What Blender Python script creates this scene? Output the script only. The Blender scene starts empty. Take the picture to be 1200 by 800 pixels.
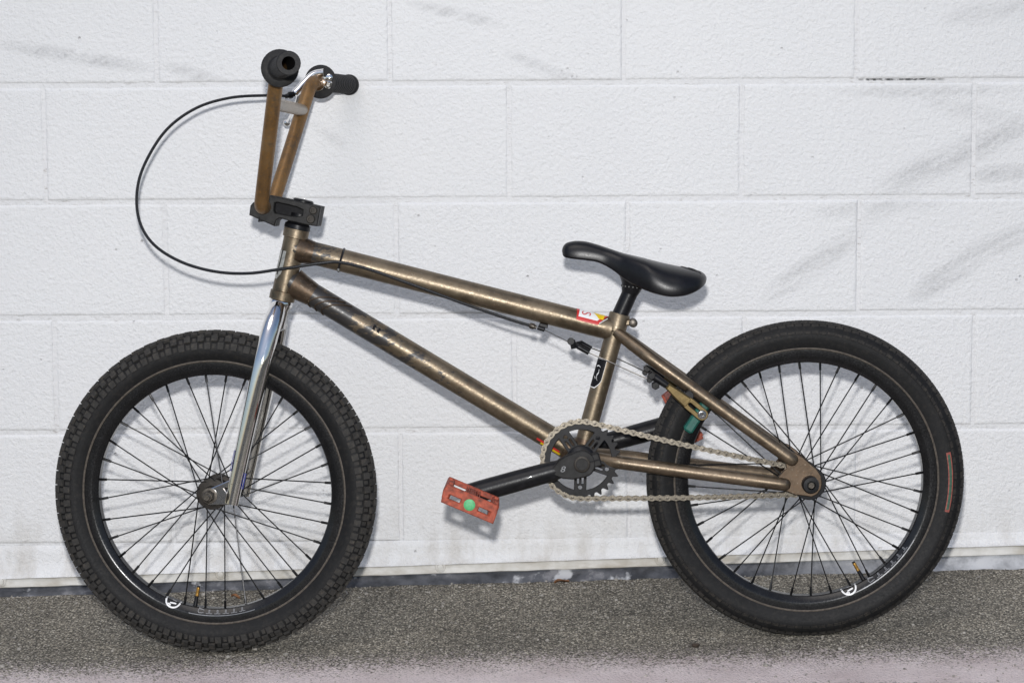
import bpy, bmesh, math, random
from mathutils import Vector, Matrix, noise
PI = math.pi
rad = math.radians
rng = random.Random(11)
scene = bpy.context.scene
COL = scene.collection

# ------------------------------------------------------------------ camera
cam_data = bpy.data.cameras.new('camera')
cam_data.sensor_fit = 'HORIZONTAL'
cam_data.sensor_width = 36.0
cam_data.lens = 84.96
cam_data.clip_start = 0.05
cam_data.clip_end = 2000.0
cam = bpy.data.objects.new('camera', cam_data)
COL.objects.link(cam)
PITCH, ROLL = rad(7.3), 0.0064
fwd = Vector((0, math.cos(PITCH), -math.sin(PITCH)))
right = Vector((1, 0, 0))
upv = right.cross(fwd)
cr = right * math.cos(ROLL) - upv * math.sin(ROLL)
cu = upv * math.cos(ROLL) + right * math.sin(ROLL)
cb = -fwd
cam.matrix_world = Matrix(((cr.x, cu.x, cb.x, 0.0), (cr.y, cu.y, cb.y, -4.2), (cr.z, cu.z, cb.z, 0.96), (0, 0, 0, 1)))
scene.camera = cam

# ------------------------------------------------------------------ daylight: soft open-shade sky, weak soft sun
SUN_EL, SUN_AZ = rad(58), rad(200)      # azimuth measured clockwise from +Y: the sun stands behind the photographer
world = bpy.data.worlds.new('World')
scene.world = world
world.use_nodes = True
wn = world.node_tree
wn.nodes.clear()
sky = wn.nodes.new('ShaderNodeTexSky')
sky.sky_type = 'NISHITA'
sky.sun_disc = False
sky.sun_elevation = SUN_EL
sky.sun_rotation = SUN_AZ
sky.air_density = 1.0
sky.dust_density = 1.6
sky.ozone_density = 1.0
bg = wn.nodes.new('ShaderNodeBackground')
bg.inputs['Strength'].default_value = 0.10
wo = wn.nodes.new('ShaderNodeOutputWorld')
wn.links.new(sky.outputs[0], bg.inputs[0])
wn.links.new(bg.outputs[0], wo.inputs[0])

sun_data = bpy.data.lights.new('sun', 'SUN')
sun_data.energy = 0.5
sun_data.angle = rad(35)
sun_data.color = (1.0, 0.96, 0.9)
sun = bpy.data.objects.new('sun', sun_data)
COL.objects.link(sun)
sd = Vector((math.sin(SUN_AZ) * math.cos(SUN_EL), math.cos(SUN_AZ) * math.cos(SUN_EL), math.sin(SUN_EL)))
sun.rotation_euler = sd.to_track_quat('Z', 'Y').to_euler()

# the photographer's strobe, just above and left of the lens: it throws the crisp drop shadows on the wall
fl = bpy.data.lights.new('camera_flash', 'SPOT')
fl.energy = 500.0
fl.shadow_soft_size = 0.035
fl.spot_size = rad(64)
fl.spot_blend = 1.0
fl.color = (1.0, 0.985, 0.97)
flash = bpy.data.objects.new('camera_flash', fl)
COL.objects.link(flash)
flash.location = (-0.025, -4.22, 1.17)
flash.rotation_euler = (Vector(flash.location) - Vector((0, 0, 0.45))).to_track_quat('Z', 'Y').to_euler()

vs = scene.view_settings
vs.view_transform = 'Standard'
vs.look = 'None'
vs.exposure = -0.10
vs.gamma = 1.0
vs.use_curve_mapping = False
scene.cycles.max_bounces = 7
scene.cycles.diffuse_bounces = 3
scene.cycles.glossy_bounces = 4

# ------------------------------------------------------------------ helpers: objects
def link(o, parent=None):
    COL.objects.link(o)
    if parent is not None:
        o.parent = parent
    return o

def empty(name, parent=None, loc=(0, 0, 0)):
    o = bpy.data.objects.new(name, None)
    o.location = loc
    o.empty_display_size = 0.05
    return link(o, parent)

def tag(o, label=None, cat=None, group=None, kind=None):
    if label: o['label'] = label
    if cat: o['category'] = cat
    if group: o['group'] = group
    if kind: o['kind'] = kind
    return o

class MB:
    """collects shapes as vertices and faces; build() makes them one mesh object"""
    def __init__(s):
        s.v, s.f, s.m = [], [], []
    def add(s, v, f, mi=0):
        k = len(s.v)
        s.v += [Vector(p) for p in v]
        s.f += [tuple(i + k for i in q) for q in f]
        s.m += [mi] * len(f)
        return s
    def mesh(s, name, mats, smooth=35, xf=None):
        me = bpy.data.meshes.new(name)
        vv = s.v if xf is None else [xf(p) for p in s.v]
        me.from_pydata([tuple(p) for p in vv], [], s.f)
        if not isinstance(mats, (list, tuple)): mats = [mats]
        for m in mats: me.materials.append(m)
        me.polygons.foreach_set('material_index', s.m)
        bm = bmesh.new(); bm.from_mesh(me)
        bmesh.ops.recalc_face_normals(bm, faces=bm.faces[:])
        bm.to_mesh(me); bm.free()
        if smooth:
            me.polygons.foreach_set('use_smooth', [True] * len(me.polygons))
            me.set_sharp_from_angle(angle=rad(smooth))
        me.update()
        return me
    def build(s, name, mats, parent=None, smooth=35, xf=None):
        o = bpy.data.objects.new(name, s.mesh(name, mats, smooth, xf))
        return link(o, parent)

def V(u, v, w=0.0):
    """bike frame: u to the rear, v up, w towards the photographer's side"""
    return Vector((u, -w, v))
def T3(t):
    return V(*t)

def frames(pts):
    n = len(pts)
    tang = []
    for i in range(n):
        a = pts[max(i - 1, 0)]; b = pts[min(i + 1, n - 1)]
        tang.append((b - a).normalized())
    ref = Vector((0, 1, 0)) if abs(tang[0].y) < 0.9 else Vector((0, 0, 1))
    nrm = (ref - tang[0] * ref.dot(tang[0])).normalized()
    out = []
    for t in tang:
        nrm = (nrm - t * nrm.dot(t)).normalized()
        out.append((t, nrm, t.cross(nrm)))
    return out

def tube(mb, pts, r, seg=14, caps=True, mi=0, squash=1.0):
    pts = [Vector(p) for p in pts]
    fr = frames(pts)
    if not isinstance(r, (list, tuple)): r = [r] * len(pts)
    v, f = [], []
    for p, (t, a, b), rr in zip(pts, fr, r):
        for k in range(seg):
            q = 2 * PI * k / seg
            v.append(p + a * (math.cos(q) * rr) + b * (math.sin(q) * rr * squash))
    for i in range(len(pts) - 1):
        for k in range(seg):
            k2 = (k + 1) % seg
            f.append((i * seg + k, i * seg + k2, (i + 1) * seg + k2, (i + 1) * seg + k))
    if caps:
        f.append(tuple(range(seg - 1, -1, -1)))
        f.append(tuple((len(pts) - 1) * seg + k for k in range(seg)))
    mb.add(v, f, mi)
    return mb

def lathe(mb, p0, axis, prof, seg=24, mi=0, closed=False):
    """prof: (distance along the axis, radius); r = 0 closes to a point"""
    p0 = Vector(p0); ax = Vector(axis).normalized()
    ref = Vector((0, 0, 1)) if abs(ax.z) < 0.9 else Vector((1, 0, 0))
    a = (ref - ax * ref.dot(ax)).normalized(); b = ax.cross(a)
    v, f, rows = [], [], []
    for d, r in prof:
        if r < 1e-7:
            rows.append([len(v)]); v.append(p0 + ax * d)
        else:
            rows.append(list(range(len(v), len(v) + seg)))
            for k in range(seg):
                q = 2 * PI * k / seg
                v.append(p0 + ax * d + a * (r * math.cos(q)) + b * (r * math.sin(q)))
    pairs = list(zip(rows, rows[1:]))
    if closed: pairs.append((rows[-1], rows[0]))
    for A, B_ in pairs:
        for k in range(seg):
            k2 = (k + 1) % seg
            if len(A) == 1 and len(B_) == 1: continue
            if len(A) == 1: f.append((A[0], B_[k2], B_[k]))
            elif len(B_) == 1: f.append((A[k], A[k2], B_[0]))
            else: f.append((A[k], A[k2], B_[k2], B_[k]))
    if not closed:
        if len(rows[0]) > 1: f.append(tuple(reversed(rows[0])))
        if len(rows[-1]) > 1: f.append(tuple(rows[-1]))
    mb.add(v, f, mi)
    return mb

def bevel_box(mb, mat4, sx, sy, sz, bev=0.001, mi=0, seg=1):
    bm = bmesh.new()
    bmesh.ops.create_cube(bm, size=1.0)
    for q in bm.verts: q.co = Vector((q.co.x * sx, q.co.y * sy, q.co.z * sz))
    if bev: bmesh.ops.bevel(bm, geom=bm.edges[:], offset=bev, segments=seg, affect='EDGES', profile=0.5)
    bm.verts.index_update()
    mb.add([mat4 @ q.co for q in bm.verts], [tuple(x.index for x in fc.verts) for fc in bm.faces], mi)
    bm.free()
    return mb

def plate(mb, polys, thick, mp, bev=0.0, mi=0):
    """filled 2D outline with holes, extruded; mp maps (x, y, z) to the bike frame"""
    cu_ = bpy.data.curves.new('tmp', 'CURVE')
    cu_.dimensions = '2D'; cu_.fill_mode = 'BOTH'
    cu_.extrude = max(thick / 2 - bev, 1e-5); cu_.bevel_depth = bev; cu_.bevel_resolution = 0
    if bev: cu_.offset = -bev
    for poly in polys:
        sp = cu_.splines.new('POLY'); sp.points.add(len(poly) - 1); sp.use_cyclic_u = True
        for q, (x, y) in zip(sp.points, poly): q.co = (x, y, 0, 1)
    return _from_curve(mb, cu_, mp, mi)

def _from_curve(mb, cu_, mp, mi):
    o = bpy.data.objects.new('tmp', cu_)
    me = bpy.data.meshes.new_from_object(o)
    bm = bmesh.new(); bm.from_mesh(me)
    bmesh.ops.remove_doubles(bm, verts=bm.verts[:], dist=1e-6)
    bm.verts.index_update()
    mb.add([mp(q.co) for q in bm.verts], [tuple(x.index for x in fc.verts) for fc in bm.faces], mi)
    bm.free()
    bpy.data.meshes.remove(me); bpy.data.objects.remove(o); bpy.data.curves.remove(cu_)
    return mb

def text(mb, s, size, mp, mi=0):
    cu_ = bpy.data.curves.new('tmp', 'FONT')
    cu_.body = s; cu_.size = size; cu_.align_x = 'CENTER'; cu_.align_y = 'CENTER'; cu_.resolution_u = 4
    return _from_curve(mb, cu_, mp, mi)

def circle(cx, cy, r, n=14, a0=0.0):
    return [(cx + r * math.cos(a0 + 2 * PI * k / n), cy + r * math.sin(a0 + 2 * PI * k / n)) for k in range(n)]

def capsule(x0, y0, x1, y1, r, n=6):
    a = math.atan2(y1 - y0, x1 - x0)
    out = []
    for k in range(n + 1):
        q = a - PI / 2 + PI * k / n
        out.append((x1 + r * math.cos(q), y1 + r * math.sin(q)))
    for k in range(n + 1):
        q = a + PI / 2 + PI * k / n
        out.append((x0 + r * math.cos(q), y0 + r * math.sin(q)))
    return out

def fillet(pts, rads, n=8):
    """polyline with rounded corners"""
    pts = [Vector(p) for p in pts]
    out = [pts[0]]
    for i in range(1, len(pts) - 1):
        p = pts[i]; a = (pts[i - 1] - p); b = (pts[i + 1] - p)
        ang = a.angle(b)
        r = rads[i - 1]
        d = min(r / math.tan(ang / 2), a.length * 0.49 if i > 1 else a.length * .95, b.length * 0.49 if i < len(pts) - 2 else b.length * .95)
        A = p + a.normalized() * d; Bq = p + b.normalized() * d
        for k in range(n + 1):
            t = k / n
            out.append(A * (1 - t) ** 2 + p * (2 * t * (1 - t)) + Bq * t ** 2)
    out.append(pts[-1])
    return out

def spline(pts, n=8):
    """Catmull-Rom through the points"""
    pts = [Vector(p) for p in pts]
    P = [pts[0] * 2 - pts[1]] + pts + [pts[-1] * 2 - pts[-2]]
    out = []
    for i in range(1, len(P) - 2):
        for k in range(n):
            t = k / n
            a, b, c, d = P[i - 1], P[i], P[i + 1], P[i + 2]
            out.append(0.5 * ((2 * b) + (c - a) * t + (2 * a - 5 * b + 4 * c - d) * t ** 2 + (3 * b - a - 3 * c + d) * t ** 3))
    out.append(pts[-1])
    return out

# ------------------------------------------------------------------ helpers: materials
class NT:
    def __init__(s, name):
        s.mat = bpy.data.materials.new(name); s.mat.use_nodes = True
        s.t = s.mat.node_tree; s.t.nodes.clear()
        s.out = s.t.nodes.new('ShaderNodeOutputMaterial')
        s.b = s.t.nodes.new('ShaderNodeBsdfPrincipled')
        s.l(s.b.outputs[0], s.out.inputs[0])
    def n(s, t, **kw):
        q = s.t.nodes.new(t)
        for k, v in kw.items(): setattr(q, k, v)
        return q
    def l(s, a, b): s.t.links.new(a, b)
    def set(s, **kw):
        names = dict(color='Base Color', rough='Roughness', metal='Metallic', spec='Specular IOR Level', coat='Coat Weight', coat_rough='Coat Roughness', sheen='Sheen Weight', trans='Transmission Weight')
        for k, v in kw.items():
            i = s.b.inputs[names[k]]
            if hasattr(v, 'is_linked') or hasattr(v, 'links'): s.l(v, i)
            else: i.default_value = (*v, 1) if isinstance(v, (tuple, list)) and len(v) == 3 else v
        return s
    def coord(s, kind='Object'):
        if kind == 'World':
            return s.n('ShaderNodeNewGeometry').outputs['Position']
        return s.n('ShaderNodeTexCoord').outputs[kind]
    def mapping(s, vec, loc=(0, 0, 0), rot=(0, 0, 0), scale=(1, 1, 1)):
        m = s.n('ShaderNodeMapping')
        m.inputs['Location'].default_value = loc; m.inputs['Rotation'].default_value = rot; m.inputs['Scale'].default_value = scale
        s.l(vec, m.inputs['Vector']); return m.outputs[0]
    def noise(s, vec, scale, detail=3, rough=0.55, dist=0.0):
        q = s.n('ShaderNodeTexNoise'); s.l(vec, q.inputs['Vector'])
        q.inputs['Scale'].default_value = scale; q.inputs['Detail'].default_value = detail
        q.inputs['Roughness'].default_value = rough; q.inputs['Distortion'].default_value = dist
        return q.outputs['Fac']
    def voro(s, vec, scale, feature='F1', out='Distance', rnd=1.0):
        q = s.n('ShaderNodeTexVoronoi', feature=feature); s.l(vec, q.inputs['Vector'])
        q.inputs['Scale'].default_value = scale; q.inputs['Randomness'].default_value = rnd
        return q.outputs[out]
    def ramp(s, fac, stops, interp='LINEAR'):
        q = s.n('ShaderNodeValToRGB'); s.l(fac, q.inputs[0])
        e = q.color_ramp.elements; q.color_ramp.interpolation = interp
        while len(e) < len(stops): e.new(0.5)
        for x, (p, c) in zip(e, stops):
            x.position = p
            x.color = (c, c, c, 1) if isinstance(c, (int, float)) else (*c, 1)
        return q.outputs[0]
    def math(s, op, a, b=None, clamp=False):
        q = s.n('ShaderNodeMath', operation=op, use_clamp=clamp)
        for i, x in enumerate((a, b)):
            if x is None: continue
            if isinstance(x, (int, float)): q.inputs[i].default_value = x
            else: s.l(x, q.inputs[i])
        return q.outputs[0]
    def mix(s, fac, a, b, mode='MIX'):
        q = s.n('ShaderNodeMix', data_type='RGBA', blend_type=mode)
        for i, x in ((0, fac), (6, a), (7, b)):
            if isinstance(x, (int, float)): q.inputs[i].default_value = x if i == 0 else (x, x, x, 1)
            elif isinstance(x, tuple): q.inputs[i].default_value = (*x, 1)
            else: s.l(x, q.inputs[i])
        return q.outputs[2]
    def bump(s, h, strength=0.3, dist=0.001, prev=None):
        q = s.n('ShaderNodeBump'); s.l(h, q.inputs['Height'])
        q.inputs['Strength'].default_value = strength; q.inputs['Distance'].default_value = dist
        if prev is not None: s.l(prev, q.inputs['Normal'])
        s.l(q.outputs[0], s.b.inputs['Normal']); return q.outputs[0]

def simple(name, color, rough=0.5, metal=0.0, var=0.25, nscale=60, bump=0.15, coat=0.0, spec=0.5):
    """one colour with soft mottling, uneven gloss and a fine grain"""
    t = NT(name); c = t.coord()
    n1 = t.noise(c, nscale, 4); n2 = t.noise(c, nscale * 6, 3)
    lo = tuple(x * (1 - var) for x in color); hi = tuple(min(1, x * (1 + var)) for x in color)
    t.set(color=t.ramp(n1, [(0.3, lo), (0.7, hi)]), metal=metal, coat=coat, spec=spec)
    t.set(rough=t.ramp(n2, [(0.25, max(0.02, rough - 0.1)), (0.75, min(1, rough + 0.1))]))
    if bump: t.bump(n2, bump, 0.0006)
    return t.mat

# ------------------------------------------------------------------ materials of the setting
def painted_block_material():
    t = NT('white_block_paint')
    p = t.coord('World')
    fine = t.noise(p, 210, 4, 0.6)
    peel = t.noise(p, 120, 4, 0.62)
    broad = t.noise(p, 2.2, 4)
    pitn = t.voro(p, 62)
    pitmask = t.noise(p, 16, 2)
    # pinholes: deep only where the coarse mask allows
    pit = t.math('MULTIPLY', t.ramp(pitn, [(0.05, 1.0), (0.16, 0.0)]), t.ramp(pitmask, [(0.60, 0.0), (0.70, 0.8)]))
    h = t.math('ADD', t.math('MULTIPLY', fine, 0.45), t.math('MULTIPLY', peel, 0.9))
    h = t.math('SUBTRACT', h, t.math('MULTIPLY', pit, 0.9))
    t.bump(h, 1.0, 0.0032)
    base = t.ramp(broad, [(0.3, (0.765, 0.767, 0.772)), (0.7, (0.805, 0.805, 0.806))])
    base = t.mix(t.ramp(fine, [(0.28, 0.35), (0.45, 0.0)]), base, (0.66, 0.66, 0.67))
    base = t.mix(t.math('MULTIPLY', pit, 0.55), base, (0.33, 0.31, 0.29))
    # tyre and shoe scuffs rubbed on to the paint
    marks = None
    for (x0, z0, x1, z1, wd, st) in SCUFFS:
        d = Vector((x1 - x0, 0, z1 - z0)); L = d.length / 2; d.normalize(); nn = Vector((-d.z, 0, d.x))
        s_ = t.n('ShaderNodeVectorMath', operation='SUBTRACT'); t.l(p, s_.inputs[0]); s_.inputs[1].default_value = ((x0 + x1) / 2, 0, (z0 + z1) / 2)
        a = t.n('ShaderNodeVectorMath', operation='DOT_PRODUCT'); t.l(s_.outputs[0], a.inputs[0]); a.inputs[1].default_value = d / (L * 1.15)
        b = t.n('ShaderNodeVectorMath', operation='DOT_PRODUCT'); t.l(s_.outputs[0], b.inputs[0]); b.inputs[1].default_value = nn / wd
        a4 = t.math('POWER', t.math('ABSOLUTE', a.outputs['Value']), 3.0)
        b2 = t.math('POWER', t.math('ABSOLUTE', b.outputs['Value']), 2.0)
        m = t.math('SUBTRACT', 1.0, t.math('ADD', a4, b2), clamp=True)
        m = t.math('MULTIPLY', m, st)
        marks = m if marks is None else t.math('MAXIMUM', marks, m)
    grain = t.ramp(t.noise(p, 150, 5, 0.7), [(0.28, 0.15), (0.66, 1.0)])
    streak = t.ramp(t.noise(t.mapping(t.mapping(p, rot=(0, rad(28), 0)), scale=(.16, 1, 1)), 75, 4, .6), [(0.34, 0.15), (0.62, 1.15)])
    marks = t.math('MULTIPLY', t.math('MULTIPLY', marks, grain), streak)
    base = t.mix(marks, base, (0.16, 0.16, 0.165))
    # old drips and dirt splashed up from the ground
    sx = t.n('ShaderNodeSeparateXYZ'); t.l(p, sx.inputs[0])
    low = t.ramp(sx.outputs['Z'], [(0.02, 1.0), (0.16, 0.0)])
    dirt = t.math('MULTIPLY', low, t.ramp(t.noise(t.mapping(p, scale=(1, 1, 0.35)), 26, 5, 0.65), [(0.42, 0.0), (0.68, 0.55)]))
    base = t.mix(dirt, base, (0.42, 0.38, 0.32))
    t.set(color=base, rough=0.55, spec=0.35)
    return t.mat

def joint_material():
    t = NT('white_joint_paint')
    p = t.coord('World')
    n1 = t.noise(p, 130, 4); n2 = t.noise(p, 5, 3)
    base = t.ramp(n2, [(0.3, (0.735, 0.735, 0.74)), (0.7, (0.775, 0.775, 0.778))])
    crack = t.math('MULTIPLY', t.ramp(t.noise(t.mapping(p, scale=(1, 1, 5)), 60, 4, .7), [(0.55, 0), (0.68, 1)]), t.ramp(t.noise(p, 4.5, 2), [(0.42, 0), (0.6, 0.75)]))
    base = t.mix(crack, base, (0.36, 0.33, 0.30))
    x0, z0, x1, z1 = DARK_JOINT
    sx = t.n('ShaderNodeSeparateXYZ'); t.l(p, sx.inputs[0])
    a = t.math('ABSOLUTE', t.math('MULTIPLY', t.math('SUBTRACT', sx.outputs['X'], (x0 + x1) / 2), 2 / (x1 - x0)))
    bb = t.math('ABSOLUTE', t.math('MULTIPLY', t.math('SUBTRACT', sx.outputs['Z'], z0), 1 / 0.0045))
    m = t.math('MULTIPLY', t.ramp(a, [(0.7, 1), (1.0, 0)]), t.ramp(bb, [(0.5, 1), (1.0, 0)]))
    m = t.math('MULTIPLY', m, t.ramp(t.noise(p, 120, 3), [(0.35, 0), (0.55, 1)]))
    base = t.mix(m, base, (0.05, 0.05, 0.05))
    t.set(color=base, rough=0.6, spec=0.3)
    t.bump(t.math('ADD', t.math('MULTIPLY', t.noise(p, 210, 4, .6), .45), t.math('MULTIPLY', t.noise(p, 120, 4, .62), .9)), 1.0, 0.0028)
    return t.mat

def bar_material():
    t = NT('dirty_white_bar')
    p = t.coord('World')
    d = t.ramp(t.noise(t.mapping(p, scale=(1, 1, 2.2)), 9, 5, .65), [(0.42, 0), (0.66, 1)])
    g = t.noise(p, 70, 4)
    base = t.mix(t.math('MULTIPLY', d, 0.85), t.ramp(g, [(0.3, (0.66, 0.645, 0.605)), (0.7, (0.76, 0.745, 0.71))]), (0.42, 0.38, 0.31))
    t.set(color=base, rough=0.6, spec=0.3); t.bump(g, 0.3, 0.001)
    return t.mat

def membrane_material():
    t = NT('black_flashing')
    p = t.coord('World')
    n1 = t.noise(p, 22, 5, .65); n2 = t.noise(p, 120, 3)
    base = t.ramp(n1, [(0.36, (0.035, 0.038, 0.045)), (0.58, (0.10, 0.105, 0.12)), (0.66, (0.22, 0.22, 0.235))])
    spl = t.ramp(t.noise(t.mapping(p, scale=(1, 1, .6)), 17, 4, .6), [(0.60, 0), (0.66, 1)])
    sx = t.n('ShaderNodeSeparateXYZ'); t.l(p, sx.inputs[0])
    more = t.ramp(sx.outputs['X'], [(0.42, 0.0), (0.78, 0.85)])
    base = t.mix(t.math('MAXIMUM', t.math('MULTIPLY', spl, 0.8), t.math('MULTIPLY', more, t.ramp(n1, [(0.3, .4), (0.55, 1)]))), base, (0.6, 0.61, 0.63))
    t.set(color=base, rough=0.42, spec=0.5); t.bump(n2, 0.3, 0.001)
    return t.mat

def asphalt_material():
    t = NT('asphalt')
    p = t.coord('World')
    cellc = t.voro(p, 215, out='Color'); celld = t.voro(p, 215)
    cc2 = t.voro(p, 400, out='Color')
    sep = t.n('ShaderNodeSeparateColor'); t.l(cellc, sep.inputs[0])
    sep2 = t.n('ShaderNodeSeparateColor'); t.l(cc2, sep2.inputs[0])
    stone = t.ramp(sep.outputs[0], [(0.0, (0.035, 0.033, 0.029)), (0.35, (0.14, 0.13, 0.113)), (0.72, (0.31, 0.284, 0.24)), (0.90, (0.56, 0.51, 0.42)), (1.0, (0.85, 0.82, 0.74))])
    fines = t.ramp(sep2.outputs[1], [(0.0, (0.045, 0.042, 0.036)), (0.6, (0.20, 0.187, 0.162)), (0.88, (0.40, 0.37, 0.31)), (1.0, (0.75, 0.71, 0.62))])
    base = t.mix(t.ramp(celld, [(0.28, 0.0), (0.42, 1.0)]), stone, fines)
    big = t.noise(p, 3.2, 5, .6)
    base = t.mix(1.0, base, t.ramp(big, [(0.28, (0.64, 0.625, 0.595)), (0.72, (1.14, 1.115, 1.06))]), 'MULTIPLY')
    # faded pink kerb paint: a sprayed band along the front, worn off the high stones
    sx = t.n('ShaderNodeSeparateXYZ'); t.l(p, sx.inputs[0])
    wob = t.math('MULTIPLY', t.math('SUBTRACT', t.noise(p, 5, 3), 0.5), 0.05)
    edge = t.math('ADD', t.math('ADD', sx.outputs['Y'], t.math('MULTIPLY', sx.outputs['X'], 0.032)), wob)
    far = t.n('ShaderNodeMapRange'); far.interpolation_type = 'SMOOTHSTEP'; t.l(edge, far.inputs[0])
    for i, q in ((1, -0.375), (2, -0.66), (3, 0.0), (4, 0.92)): far.inputs[i].default_value = q
    edge2 = t.math('ADD', t.math('ADD', sx.outputs['Y'], t.math('MULTIPLY', sx.outputs['X'], 0.07)), t.math('MULTIPLY', wob, 0.6))
    near = t.n('ShaderNodeMapRange'); t.l(edge2, near.inputs[0])
    for i, q in ((1, -0.668), (2, -0.640), (3, 0.0), (4, 1.0)): near.inputs[i].default_value = q
    paint = t.math('MULTIPLY', far.outputs[0], near.outputs[0])
    worn = t.math('ADD', t.math('MULTIPLY', t.noise(p, 300, 4, .75), 0.8), t.math('MULTIPLY', t.noise(p, 26, 4, .6), 0.2))
    cell = t.math('ADD', t.math('MULTIPLY', sep2.outputs[0], 0.55), t.math('ADD', t.math('MULTIPLY', sep.outputs[1], 0.25), t.math('MULTIPLY', t.math('SUBTRACT', worn, 0.5), 0.9)))
    cover = t.ramp(t.math('SUBTRACT', t.math('MULTIPLY', paint, 1.12), cell), [(0.0, 0.0), (0.34, 0.92)])
    pink = t.ramp(t.noise(p, 9, 4), [(0.3, (0.60, 0.505, 0.495)), (0.7, (0.80, 0.70, 0.685))])
    base = t.mix(t.math('MULTIPLY', cover, t.ramp(paint, [(0.0, 0), (0.12, 1)])), base, pink)
    t.set(color=base, rough=0.85, spec=0.25)
    h = t.math('ADD', t.math('MULTIPLY', t.ramp(celld, [(0.0, 1.0), (0.6, 0.0)]), 0.7), t.math('MULTIPLY', t.noise(p, 900, 2), 0.4))
    t.bump(h, 0.9, 0.003)
    return t.mat

SCUFFS = [(-0.8798, 0.9440, -0.6160, 0.8984, 0.0148, 0.4), (-0.6010, 0.9071, -0.4868, 0.8727, 0.0133, 0.36), (-0.1725, 1.0095, -0.0112, 0.9706, 0.0119, 0.36), (-0.0086, 0.9239, 0.1268, 0.8703, 0.0119, 0.3),
          (0.5709, 0.8528, 0.8735, 0.8538, 0.0133, 0.3), (0.7460, 0.9775, 0.9073, 0.9997, 0.0237, 0.24), (0.6322, 0.6782, 0.9114, 0.8035, 0.0296, 0.42), (0.7949, 0.7068, 0.9133, 0.7149, 0.0178, 0.42),
          (0.4406, 0.4913, 0.6137, 0.6158, 0.0252, 0.36), (0.6987, 0.4927, 0.8416, 0.5890, 0.0267, 0.42), (0.7899, 0.5670, 0.9155, 0.6139, 0.0237, 0.34), (0.5287, 0.6432, 0.7437, 0.6626, 0.0193, 0.26),
          (0.7188, 0.8371, 0.9118, 0.7888, 0.0207, 0.22), (-0.3449, 0.8042, -0.2864, 0.7640, 0.0133, 0.2), (0.5957, 0.6308, 0.6844, 0.6570, 0.0207, 0.2)]
DARK_JOINT = (0.5928, 0.8754, 0.7580, 0.8743, 0.0000, 0.0)[:4]
M_BLOCK = painted_block_material()
M_JOINT = joint_material()
M_BAR = bar_material()
M_MEMB = membrane_material()
M_ASPH = asphalt_material()
M_STONE = simple('loose_stone', (0.30, 0.28, 0.25), 0.9, 0, .55, 90, .2)
M_LEAF = simple('dry_leaf', (0.22, 0.10, 0.04), 0.8, 0, .4, 120, .2)

# ------------------------------------------------------------------ the ground
def ground_z(x, y):
    r = math.hypot(x, y)
    k = 1.0 if r < 3 else max(0.0, 1 - (r - 3) / 5)          # the cross fall runs out into a level yard
    return -0.003 + (0.0222 * x + 0.023 * y) * k

def axis_steps(a, b, fine0, fine1, fstep, cstep):
    xs, x = [], a
    while x < b:
        xs.append(x)
        if fine0 - 1e-6 <= x < fine1: x += fstep
        else:
            d = min(abs(x - fine0), abs(x - fine1))
            st = max(fstep, min(cstep, d * 0.5))
            x = fine0 if x < fine0 and x + st > fine0 else x + st
    return xs + [b]
gx = axis_steps(-260, 260, -1.2, 1.2, 0.02, 60)
gy = axis_steps(-260, 40, -0.9, 0.06, 0.02, 60)
v, f = [], []
for y in gy:
    for x in gx:
        z = ground_z(x, y)
        if abs(x) < 1.6 and -1.2 < y < 0.2:
            z += 0.0018 * (noise.noise(Vector((x * 5, y * 5, 1.3)))) * min(1, max(0, -y - .02) * 8) + 0.0012 * noise.noise(Vector((x * 28, y * 28, 4)))
        v.append((x, y, z))
n = len(gx)
for j in range(len(gy) - 1):
    for i in range(n - 1):
        f.append((j * n + i, j * n + i + 1, (j + 1) * n + i + 1, (j + 1) * n + i))
g = MB().add(v, f).build('ground', M_ASPH, smooth=60)
tag(g, 'grey asphalt ground with a band of faded pink paint along the front', kind='structure')

# loose grit, thicker along the foot of the wall
mb = MB()
ico = [(0, 0, 1), (.89, 0, .45), (.28, .85, .45), (-.72, .53, .45), (-.72, -.53, .45), (.28, -.85, .45), (.72, .53, -.45), (-.28, .85, -.45), (-.89, 0, -.45), (-.28, -.85, -.45), (.72, -.53, -.45), (0, 0, -1)]
icof = [(0, 1, 2), (0, 2, 3), (0, 3, 4), (0, 4, 5), (0, 5, 1), (1, 6, 2), (2, 7, 3), (3, 8, 4), (4, 9, 5), (5, 10, 1), (2, 6, 7), (3, 7, 8), (4, 8, 9), (5, 9, 10), (1, 10, 6), (11, 7, 6), (11, 8, 7), (11, 9, 8), (11, 10, 9), (11, 6, 10)]
for k in range(5200):
    x = rng.uniform(-1.5, 1.5)
    y = -0.022 - abs(rng.gauss(0, 0.035)) if k < 1200 else rng.uniform(-0.78, -0.03)
    s = min(0.0045, 0.0009 + rng.expovariate(1 / 0.00065))
    a = rng.uniform(0, PI); c, q = math.cos(a), math.sin(a)
    sx, sy, sz = s * rng.uniform(.7, 1.3), s * rng.uniform(.6, 1.1), s * rng.uniform(.45, .8)
    z = ground_z(x, y) + sz * 0.45
    mb.add([(x + (p[0] * sx * c - p[1] * sy * q), y + (p[0] * sx * q + p[1] * sy * c), z + p[2] * sz) for p in ico], icof)
tag(mb.build('gravel', M_STONE, smooth=0), 'loose pale grit scattered over the asphalt', 'gravel', kind='stuff')

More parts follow.
